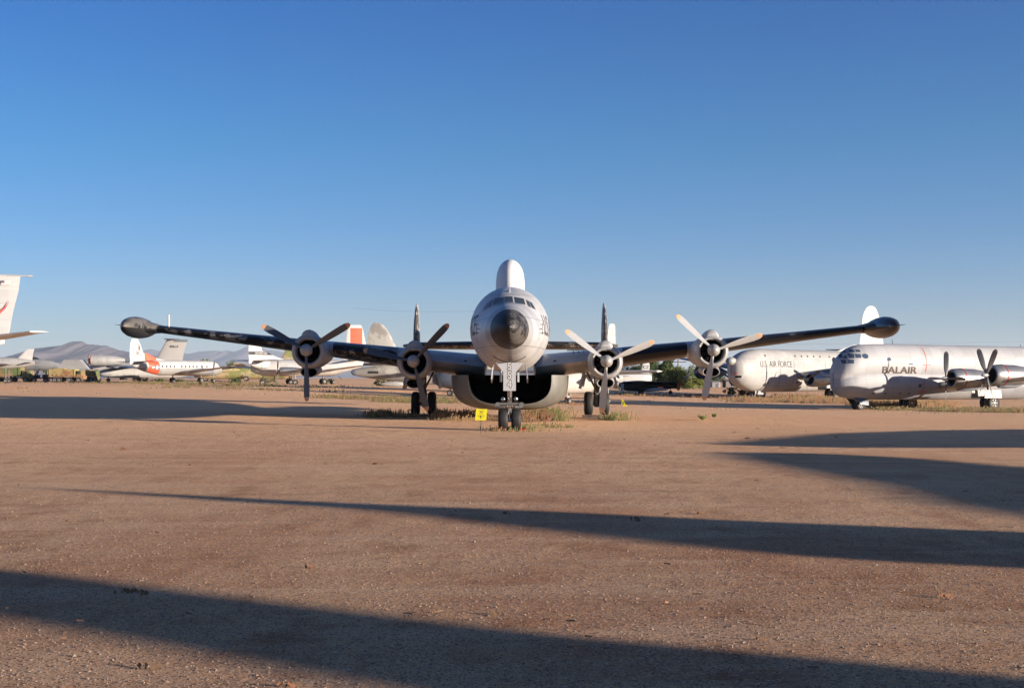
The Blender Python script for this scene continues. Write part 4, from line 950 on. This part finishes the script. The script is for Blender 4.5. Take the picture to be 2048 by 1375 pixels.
for sd in (1,-1): wing_mb([(0,3,2.4,2.4,.3),(5,3.4,1.4,2.5,.15)]).build('wing', M_['white'], Z, sx=sd)
dK2 = 205.; X_ = thing('airplane', 'low black airplane with wide wing and orange wingtip in front of the CZ airplane', 'airplane', (PX(1238,dK2), dK2, gz(20,205)), radians(-88))
xb = Body([(0,1.8,1.1,.2),(1,2.0,.6,.8),(3,2.15,.45,1.1),(6,1.9,.5,.9),(9,1.7,1.1,.3)])
xb.mesh(step=.4, n=24).build('fuselage', M_['black'], X_)
m = MB(); m.loft([[(x, y, z+h) for (y, h) in foil(0, yy, c, t, 8)] for (x, yy, c, z, t) in ((0,0.5,9.6,1.95,.25),(5,1.5,8.5,1.95,.2))]); m.build('wing', M_['black'], X_)
m = MB(); m.loft([[(-x, y, z+h) for (y, h) in foil(0, yy, c, t, 8)] for (x, yy, c, z, t) in ((0,0.5,9.6,1.95,.25),(5,1.5,8.5,1.95,.2))]); m.build('wing', M_['black'], X_)
m = MB(); m.prism([(.4,8.9,.65),(.4,9.35,.65),(.4,9.6,1.85),(.4,9.15,1.85)], (.1,0,0)); m.build('orange_tip', M_['orange'], X_)
m = MB(); m.prism([(.9,.1,.5),(.9,.55,.5),(.9,.65,1.6),(.9,.2,1.7)], (.1,0,0)); m.build('white_strut', M_['white'], X_)
wheels_row(X_, [(-.9,3.4),(.9,3.4),(0,8.)], .3, .2, .9)
o = thing('drone_aircraft', 'flat white dart shaped drone with orange patch under the black wing', 'drone', (PX(1313,200),200.,gz(22,200)+.75), radians(-90))
m = MB(); m.add([(0,-1.9,.1),(0,-.2,.42),(0,1.7,.28),(.9,1.3,.08),(-.9,1.3,.08),(0,0,-.05),(0,1.7,0)], [(0,3,1),(1,3,2),(0,1,4),(1,2,4),(0,5,3),(0,4,5),(5,6,3),(5,4,6),(3,6,2),(4,2,6)]); m.build('body', M_['white'], o)
m = MB(); m.box((0,.6,.45),(.1,.8,.3)); m.build('orange_patch', M_['orange'], o)
for yy in (-1., .9):
    m = MB(); m.tube((0,yy,-.75),(0,yy,.05),.04,n=6); m.build('leg', M_['white'], o)
for k, (px, py) in enumerate(((1294,780),(1304,780),(1323,780))):
    m = MB(); m.lathe([(0,.16),(.05,.2),(.28,.2),(.34,.14)], (0,0,0), 'z', 12); q = m.build('white_bucket', M_['whitep']); xx = PX(px,195); q.location = (xx,195,gz(xx,195)); tag(q, 'tiny white pail on the dirt below the white drone', 'pail', 'white pails below the drone')
# yellow tow bar frame
o = thing('equipment_stand', 'small yellow and black angled stand right of the right main wheels', 'stand', (PX(1246,118),118.,gz(10,118)), radians(-10))
m = MB(); m.prism([(-.3,0,1.0),(0,0,1.0),(.35,0,.25),(.1,0,.15)], (0,.15,0)); m.tube((-.1,0,.9),(-.25,0,0),.03); m.box((.25,.05,.1),(.5,.3,.2)); m.build('frame', M_['yellow'], o)
m = MB(); m.prism([(-.08,-.01,.8),(.02,-.01,.8),(.17,-.01,.38),(.08,-.01,.35)], (0,.01,0)); m.build('black_panel', M_['black'], o); o.scale = (.62,.62,.62)

# ================================================================== TRUCKS
M_['cam2'] = mat('truck_camouflage', (.10,.13,.045), .8, 0, .1, 1, wear_or_lit=((.24,.14,.07), .55, .5, {}))
M_['cam3'] = mat('truck_camouflage_tan', (.30,.24,.10), .8, 0, .1, 1, wear_or_lit=((.22,.11,.055), .6, .52, {}))
def truck(px0, px1, d, top, label, m_, cabright=True, boxtop=None):
    x0, x1 = PX(px0,d), PX(px1,d); L = x1-x0; g0 = gz((x0+x1)/2, d)
    t = thing('military_truck', label, 'truck', (x0, d, g0), 0, 'camouflaged trucks at the left')
    H = PZ(top, d)-g0
    m = MB(); m.box((L*.40,0,1.0+(H-1.0)/2),(L*.80,2.4,H-1.0), None, (.985,.96))
    for k in (0,4): m.box((L*(.03+.185*k),-1.22,1.0+(H-1.)/2),(.08,.06,(H-1.)*.92))
    m.box((L*.3,0,H+.04),(L*.3,1.2,.22)); m.tube((L*.7,-.6,H-.1),(L*.7,-.6,H+.5),.06,n=6); m.box((L*.40,-1.25,1.35),(L*.5,.12,.3))
    m.build('cargo_body', m_, t)
    m = MB(); m.box((L*.91,0,1.35),(L*.17,2.2,1.5), None, (.72,.95)); m.box((L*.97,0,.95),(L*.12,2.0,.55)); cb = m.build('cab', M_['cam2'], t)
    m = MB(); m.box((L*.90,-1.09,1.72),(L*.08,.03,.42)); m.build('side_window', M_['glass'], cb)
    m = MB(); m.box((L*.5,0,.82),(L,1.2,.22)); m.build('chassis', M_['black'], t)
    for q in (.2,.32,.62,.9):
        for s in (-1,1):
            w_ = wheel(t, (L*q, s*1.0, .5), .5, .3); w_.rotation_euler = (0,0,pi/2)
    return t
truck(-40, 66, 232, 727, 'green and brown camouflaged truck at the left frame edge', M_['cam2'])
truck(101, 168, 228, 738, 'tan and green camouflaged truck under the grey tail section', M_['cam3'])
truck(170, 196, 236, 741, 'short camouflaged truck below the engine barrels', M_['cam2'])
t = thing('utility_trailer', 'dark flatbed trailer with loose machinery between the two larger camouflaged trucks', 'trailer', (PX(67,230),230.,gz(-83,230)))
m = MB(); m.box((1.5,0,.75),(3.0,2,.2)); m.tube((.3,-.6,.8),(.9,-.6,2.0),.12); m.tube((.7,-.5,.8),(1.2,-.5,2.4),.07); m.box((2.2,0,1.1),(.9,1.2,.6)); m.box((.5,.3,1.1),(.8,1,.5)); m.build('bed', M_['black'], t)
for q in (.5,2.4):
    w_ = wheel(t, (q,-.9,.42), .42, .28); w_.rotation_euler = (0,0,pi/2)

# ================================================================== POLES, SHEDS, WIRES
def pole(px, d, top, label, r=.14, arms=True, m=None):
    x = PX(px,d); g0 = gz(x,d); h = PZ(top,d)-g0
    t = thing('utility_pole', label, 'utility pole', (x,d,g0)); m_ = m or M_['woodD']
    q = MB(); q.tube((0,0,0),(0,0,h),r,r*.7,8); q.build('mast', m_, t)
    if arms:
        q = MB(); q.box((0,0,h-1.2),(5.2 if r>.15 else 3.6,.2,.25)); q.build('crossarm', m_, t)
    return t
pole(1356, 420, 716, 'wooden utility pole with crossarm above the trees', .2)
pole(57, 420, 699, 'bare dark pole in front of the left mountain', .16, False)
for (p0, p1, sag, lb) in (((705,616,400),(960,621,400),5,'thin power line crossing the sky left of the nose'), ((1500,688,420),(2300,676,420),4,'faint power line behind the right wing')):
    a = Vector((PX(p0[0],p0[2]),p0[2],PZ(p0[1],p0[2]))); b_ = Vector((PX(p1[0],p1[2]),p1[2],PZ(p1[1],p1[2]))); q = MB(); pv = a
    for k in range(1,17):
        u = k/16; p = a.lerp(b_, u)-Vector((0,0,sag*.25*4*u*(1-u)*.5)); q.tube(pv, p, .022, n=4); pv = p
    o = q.build('power_line', M_['black']); tag(o, lb, 'power line')
def shed(px0, px1, d, top, label, col, roof, ribs=True):
    x0, x1 = PX(px0,d), PX(px1,d); L = x1-x0; g0 = gz((x0+x1)/2,d)-.1; H = PZ(top,d)-g0
    t = thing('shed', label, 'shed', (x0,d,g0)); q = MB(); q.box((L/2,2.5,H*.43),(L,5,H*.86))
    if ribs:
        for k in range(int(L/.35)): q.box((.15+k*.35,-.02,H*.43),(.08,.06,H*.84))
    q.build('wall', mat('shed_wall', col, .7, 0, .15, 1), t)
    q = MB(); q.prism([(-.2,-.3,H*.86),(-.2,5.3,H*.86),(-.2,2.5,H)], (L+.4,0,0)); q.build('roof', mat('shed_roof', roof, .6, 0, .1, 1), t)
    q = MB(); q.box((L*.6,-.05,H*.33),(L*.2,.08,H*.62)); q.build('door', M_['bluegrey'], t)
shed(1424, 1441, 300, 761, 'small ribbed white shed behind the lowest blade of the outer right propeller', (.5,.5,.5), (.45,.45,.45))
shed(1452, 1496, 300, 759, 'low grey stone building under the nose of the silver transport', (.22,.20,.18), (.3,.27,.25), False)
shed(1306, 1330, 330, 758, 'low pale building behind the CZ fin under the trees', (.5,.49,.46), (.4,.4,.38), False)

# ================================================================== TREES
def leaf_mat(name, c1, c2):
    m = bpy.data.materials.new(name); m.use_nodes = True; nt = m.node_tree; b = nt.nodes['Principled BSDF']
    tc = _n(nt,'ShaderNodeTexCoord'); n = _n(nt,'ShaderNodeTexNoise'); n.inputs['Scale'].default_value = .9; n.inputs['Detail'].default_value = 5; nt.links.new(tc.outputs['Object'], n.inputs[0])
    r = _n(nt,'ShaderNodeMapRange'); r.inputs[1].default_value = .35; r.inputs[2].default_value = .65; nt.links.new(n.outputs[0], r.inputs[0])
    nt.links.new(_mix(nt, r.outputs[0], c1, c2), b.inputs['Base Color']); b.inputs['Roughness'].default_value = .7; b.inputs['Specular IOR Level'].default_value = .2
    return m
LM = [leaf_mat('leaves_dark', (.035,.055,.02), (.06,.085,.028)), leaf_mat('leaves_olive', (.06,.085,.022), (.11,.13,.035)), leaf_mat('leaves_bright', (.10,.13,.03), (.16,.18,.045)), leaf_mat('leaves_dry', (.22,.16,.07), (.30,.22,.10))]
bark = mat('bark', (.10,.075,.055), .9, 0, .3, 5)
def tree(px0, px1, d, top, label, li, seed, name='tree', cat='tree', group=None, base=None, nleaf=2600):
    rnd = random.Random(seed); x0, x1 = PX(px0,d), PX(px1,d); xc = (x0+x1)/2; g0 = gz(xc,d)
    H = PZ(top,d)-g0; Rx = (x1-x0)/2
    t = thing(name, label, cat, (xc,d,g0), 0, group)
    low = .08 if H < 4.5 else .25
    q = MB(); q.tube((0,0,0),(.1*H*rnd.uniform(-1,1)*.3,0,H*.5),.035*H,.018*H,8)
    cl = []
    for k in range(34):
        a = rnd.uniform(0,2*pi); u = rnd.random()**.5; zz_ = rnd.uniform(low,.92); ww = sqrt(max(.05,1-((zz_-.45)/.6)**2))
        p = Vector((cos(a)*u*Rx*.85*ww, sin(a)*u*Rx*.7*ww, H*zz_)); cl.append((p, rnd.uniform(.16,.30)*min(H,Rx*1.6)))
        if k % 2 == 0: q.tube((0,0,H*rnd.uniform(.15,.4)), p, .012*H, .004*H, 5)
    q.build('trunk', bark, t)
    c = MB()
    for k in range(nleaf):
        p, r = rnd.choice(cl); v = Vector((rnd.gauss(0,1),rnd.gauss(0,1),rnd.gauss(0,1))).normalized()*r*rnd.uniform(.45,1.12)
        o = p+v
        if o.z < .05: continue
        s = rnd.uniform(.07,.17)*(.55+H*.15); a = Vector((rnd.gauss(0,1),rnd.gauss(0,1),rnd.gauss(0,1))).normalized()*s; b_ = a.orthogonal().normalized()*s*rnd.uniform(.4,.8)
        c.add([o-a, o+b_, o+a, o-b_], [(0,1,2,3)])
    c.build('crown', LM[li], t, recalc=False)
    return t
gt = 'trees and bushes along the far edge at the right'
for a in ((1234,1290,290,731,'rounded olive tree behind the white airplane left of the CZ fin',1,1), (1270,1330,300,722,'tall dark tree right behind the CZ fin',0,2),
          (1312,1350,285,720,'narrow dark conifer shaped tree right of the CZ fin',0,3), (1326,1376,262,735,'broad bright green bush left of the outer right propeller',2,4),
          (1352,1418,258,736,'large bright green bush partly behind the outer right propeller blade',2,5), (1390,1450,305,742,'low dark tree behind the small white shed',0,6)):
    tree(a[0],a[1],a[2],a[3],a[4],a[5],a[6],group=gt,nleaf=6000)
for a in ((1444,1480,215,775,'low green bush below the navy engine of the silver transport',1,11),(1474,1502,205,777,'low dry yellowish bush left of the silver transport nose wheels',3,12),
          (1508,1526,200,778,'dark round bush beside the silver transport nose wheels',0,13),(1585,1625,320,768,'distant bush under the belly of the silver transport',1,14),(1640,1700,320,766,'distant dark bush behind the silver transport main wheels',0,15)):
    tree(a[0],a[1],a[2],a[3],a[4],a[5],a[6],name='bush',cat='bush',nleaf=1400)
for a in ((262,300,275,754,'dark bush beneath the tail of the 3C airliner',0,41),(300,334,280,757,'olive bush beneath the middle of the 3C airliner',1,42),(345,372,278,758,'small dark bush beneath the nose of the 3C airliner',0,43),
          (452,486,262,756,'dark bush below the green camouflaged fuselage',0,44),(505,560,262,757,'wide dark bush beneath the black striped airliner',0,45),(636,672,240,757,'dark bush beside the outer left propeller tip',0,46),(745,790,205,759,'dark bush beneath the camouflaged patrol bomber',0,47)):
    tree(a[0],a[1],a[2],a[3],a[4],a[5],a[6],name='bush',cat='bush',group='low bushes beneath the parked airplanes at the left',nleaf=1100)
for k,(px0,px1,d,top,lb) in enumerate(((398,424,360,717,'small dark tree above the nose of the 3C airliner'),(448,476,380,719,'small pale tree left of the black striped fin'),(86,100,360,716,'tiny olive tree above the silver jet at the far left'))):
    tree(px0,px1,d,top,lb,1,30+k,name='tree',nleaf=900)

# ================================================================== WEEDS
def weeds():
    rnd = random.Random(11); q = MB()
    ms = [mat('dry_grass_straw', (.30,.20,.10), .85, 0, .2, 3), mat('dry_grass_brown', (.17,.105,.06), .85, 0, .2, 3), mat('weed_green', (.13,.15,.045), .8, 0, .2, 3), mat('weed_rust', (.28,.13,.07), .85, 0, .2, 3)]
    def clump(x, y, h, n, pal, sp):
        z = gz(x, y)
        for _ in range(n):
            q.cur = rnd.choice(pal); a = rnd.uniform(0,2*pi); l = h*rnd.uniform(.4,1.1); bx = x+rnd.gauss(0,sp); by = y+rnd.gauss(0,sp)
            dx, dy = cos(a)*l*rnd.uniform(.1,.6), sin(a)*l*rnd.uniform(.1,.6); w_ = .008*(1+y/50)
            q.add([(bx-w_,by,z-.02),(bx+w_,by,z-.02),(bx+dx*.5+w_*.7,by+dy*.5,z+l*.6),(bx+dx*.5-w_*.7,by+dy*.5,z+l*.6),(bx+dx,by+dy,z+l)], [(0,1,2,3),(3,2,4)])
            if rnd.random() < .5:
                s = w_*2.2; q.add([(bx+dx*.7-s,by+dy*.7,z+l*.7),(bx+dx*.7,by+dy*.7,z+l*.7-s),(bx+dx*.7+s,by+dy*.7,z+l*.7),(bx+dx*.7,by+dy*.7,z+l*.7+s)], [(0,1,2,3)])
    def strip(px0, px1, d0, d1, num, h, pal, n=30, sp=.18):
        for _ in range(num):
            d = rnd.uniform(d0,d1); px = rnd.uniform(px0,px1)
            if (808 < px < 880 or 1158 < px < 1224) and 61 < d < 67: continue
            if noise.noise(Vector((px*.03, d*.2, 3.3))) < .0 : continue
            clump(PX(px,d), d, h*rnd.choice([.25,.4,.5,.6,.75,.95,1.15])*.85, int(n*rnd.uniform(.4,1.1)), pal+(2,) if rnd.random() < .4 else pal, sp*rnd.uniform(.7,2.2))
    strip(742, 960, 63.0, 66.5, 150, .5, (0,1,0,2)); strip(875, 960, 60, 67, 60, .55, (0,0,1))
    strip(1045, 1100, 59, 67, 150, .7, (1,0,1,3)); strip(1100, 1245, 62, 65, 46, .26, (0,1,2)); strip(1060,1130,52,60,24,.22,(0,2,1))
    strip(965, 1075, 48.6, 51.5, 30, .20, (0,2,0,3)); strip(1108, 1130, 61, 65, 46, .85, (2,2,0)); strip(1208,1242,62,65,40,.5,(2,2,0))
    strip(1046,1056,49.5,50.5,7,.34,(2,2,0)); strip(955,972,47.4,48.4,8,.16,(0,2))
    strip(640, 905, 105, 125, 240, .55, (0,1,2,1), 26, .35); strip(760, 905, 96, 104, 90, .5, (0,1,2), 24, .3)
    strip(330, 700, 150, 185, 200, .45, (0,1,2,1), 18, .5); strip(180, 560, 195, 225, 170, .6, (0,1,2), 16, .6); strip(0, 260, 200, 222, 60, .4, (0,1), 14, .6)
    strip(1110, 1210, 118, 132, 70, .3, (0,3,1), 20, .4); strip(1240, 1460, 185, 205, 160, .5, (1,3,0,1), 16, .7)
    strip(1470, 1700, 160, 180, 620, .8, (0,3,0,1), 22, .6); strip(1560, 1720, 180, 200, 320, .9, (0,3,0), 22, .8)
    strip(1720, 1900, 140, 165, 520, .8, (0,3,0,0), 24, .6); strip(1745, 2100, 121, 132, 380, .36, (0,1,2,0), 26, .4); strip(1850, 2100, 113, 122, 330, .62, (0,1,2,1), 30, .4)
    strip(0, 2048, 100, 220, 240, .12, (1,0), 8, .3)
    for _ in range(26):
        d = 8*(6)**rnd.random(); clump(rnd.uniform(-.42,.42)*d, d, rnd.uniform(.02,.06), rnd.randint(4,12), (1,1,3), .04)
    for _ in range(80):      # dry stalks and litter lying flat
        d = 7.5*(7)**rnd.random(); x = rnd.uniform(-.42,.42)*d; z = gz(x,d)+.03; a = rnd.uniform(-.6,.6)+(pi if rnd.random()<.5 else 0); l = rnd.uniform(.02,.07)*(1+d*.02); q.cur = rnd.choice((1,1,3))
        q.add([(x,d,z),(x+cos(a)*l,d+sin(a)*l,z+.005),(x+cos(a)*l,d+sin(a)*l,z+.018),(x,d,z+.012)],[(0,1,2,3)])
    o = q.build('weeds', ms, recalc=False); tag(o, 'dry straw coloured grass and weeds growing round the wheels and in strips on the gravel', 'weeds', kind='stuff')
    for (px, py, lb, s) in ((1405,840,'small green weed alone on the gravel right of the main wheels',.34),(1428,834,'tiny green weed behind the lone green weed on the gravel',.2)):
        d = EYE*F/(py-HZ); x = PX(px,d); d = d*(1-gz(x,d)/EYE) ; x = PX(px,d)
        r2 = random.Random(int(px)); c = MB()
        for k in range(90):
            a = r2.uniform(0,2*pi); l = s*r2.uniform(.3,1); o_ = Vector((cos(a)*l*.6, sin(a)*l*.6, l*r2.uniform(.4,1))); v = Vector((r2.gauss(0,1),r2.gauss(0,1),r2.gauss(0,1))).normalized()*.05; u = v.orthogonal().normalized()*.03
            c.add([o_-v,o_+u,o_+v,o_-u],[(0,1,2,3)])
            if k % 4 == 0: c.tube((0,0,0), o_, .006, .003, 4)
        o2 = c.build('green_weed', LM[2], recalc=False); o2.location = (x,d,gz(x,d)); tag(o2, lb, 'weed', 'green weeds on the gravel')
weeds()

# ================================================================== MOUNTAINS
def ridge(name, d, prof, depth, m_, seed, amp):
    xs = [p[0] for p in prof]; hs = [PZ(p[1], d) for p in prof]
    n = 260; k = 22; vs = []; fs = []
    for j in range(k+1):
        v = j/k
        for i in range(n+1):
            px = xs[0]+(xs[-1]-xs[0])*i/n; h = pchip(xs, hs, px); x = PX(px, d)
            q = v; yy = d-depth*(1-q)
            prof_ = q**1.15
            nn = noise.fractal(Vector((x*.0016*12000/d+seed, yy*.0007, seed)), .9, 2.1, 6)
            rd = abs(noise.noise(Vector((x*.0032*12000/d+seed*2, yy*.0012, 1.))))
            z = h*prof_*(1+amp*nn*(1-q)*1.0)-h*.30*rd*(1-q)*q*3.2+h*.022*noise.noise(Vector((px*.16,0,seed)))*q
            vs.append((x*(yy/d)**.0, yy, max(-5, z)))
    for j in range(k):
        for i in range(n): a = j*(n+1)+i; fs.append((a,a+1,a+n+2,a+n+1))
    b0 = len(vs)
    for i in range(n+1): px = xs[0]+(xs[-1]-xs[0])*i/n; vs.append((PX(px,d), d+depth*.6, -5))
    for i in range(n): a = k*(n+1)+i; fs.append((a,a+1,b0+i+1,b0+i))
    q = MB(); q.add(vs, fs); o = q.build(name, m_, recalc=False, ang=180); tag(o, kind='structure')
mm1 = mat('desert_mountain', (.135,.115,.125), .95, 0, .2, .002, spec=.05)
ridge('mountain', 12000., [(-60,752),(0,735),(30,722),(50,704),(70,697),(100,693),(125,690),(150,682),(162,682),(175,688),(200,690),(215,692),(235,699),(262,704),(290,708),(340,718),(400,735),(440,753)], 2600, mm1, 1.3, .5)
ridge('mountain_range', 26000., [(200,745),(262,712),(285,702),(300,698),(325,703),(345,704),(368,706),(378,707),(390,704),(405,702),(430,701),(445,702),(452,700),(468,703),(478,699),(500,692),(530,698),(580,706),(640,716),(760,738),(860,752)], 5000, mm1, 7.7, .35)

# ================================================================== UNSEEN AIRPLANES ADDED TO CAST SHADOWS (fins shaped from the shadow outlines)
def back(x, y, X0=30.):
    t = (X0-x)/cos(AZ); return (X0, y-t*sin(AZ), t*math.tan(EL))
def offscreen(label, polys, y0, y1, z0, r):
    t = thing('airplane', label, 'airplane', (30.,(y0+y1)/2,0)); my = (y0+y1)/2
    for pl in polys:
        m = MB(); pts = [back(*p) for p in pl]; m.prism([(0, p[1]-my, p[2]) for p in pts], (.3,0,0)); m.build('tail_fin', M_['grey'], t)
    L = y1-y0; b = Body([(-L/2,z0+.1,z0-.1,.05),(-L/2+2,z0+r*.7,z0-r*.7,r*.7),(-L/2+5,z0+r,z0-r,r),(L/2-6,z0+r,z0-r,r),(L/2,z0+.4,z0,.1)])
    q = b.mesh(step=.8, n=24).build('fuselage', M_['grey'], t); q.location = (2.2,0,0)
    m = MB(); m.box((1.0,0,z0),(2.4,5,.3)); m.build('wing', M_['grey'], t)
    for yy in (-L*.25, L*.25): wheels_row(t, [(2.2,yy)], .5, .3, z0)
PA = [(-9,15.3),(-5.3,13.77),(0,10.33),(3.36,8.69),(16,3.0),(16,-3.5),(4,5.0),(-1.14,8.76),(-4.27,11.04),(-8,13.6)]
PB = [(-8.7,24.1),(-2.56,20.95),(0,20),(2.99,18.7),(6.6,17.1),(16,13.2),(16,8.6),(5.4,13.9),(3.7,14.6),(1.94,15.8),(0,17.8),(-2.56,20.25)]
PC = [(5.3,35.5),(7.7,35.3),(9.7,33.1),(11.4,29.4),(19,25.8),(19,14.5),(7.6,18.4),(6.6,21.2),(6.5,25.2),(5.9,29.4),(5.2,33.6)]
PD = [(5.6,39.9),(11.2,47.8),(16,51),(20,52.5),(25,52),(25,33),(14.8,38.2),(9.7,37.9)]
offscreen('unseen twin finned airplane outside the right frame edge, added to cast shadows, near the camera', [PA, PB], -20, 8, 2.2, 1.1)
offscreen('unseen airplane added right of the frame for shadows, beside the nose of the radar airplane', [PC, PD], 5, 44, 1.5, .7)

# ================================================================== HAZE
hz = bpy.data.materials.new('haze'); hz.use_nodes = True; nt = hz.node_tree; nt.nodes.remove(nt.nodes['Principled BSDF'])
pv = nt.nodes.new('ShaderNodeVolumePrincipled'); pv.inputs['Color'].default_value = (.72,.84,1,1); pv.inputs['Density'].default_value = 0.000035; pv.inputs['Anisotropy'].default_value = .1
nt.links.new(pv.outputs[0], nt.nodes['Material Output'].inputs['Volume'])
m = MB(); m.box((0, 15000, 295), (80500, 91000, 620)); o = m.build('haze', hz); tag(o, kind='stuff'); o['label'] = 'pale even haze in front of the far mountains'; o['category'] = 'haze'
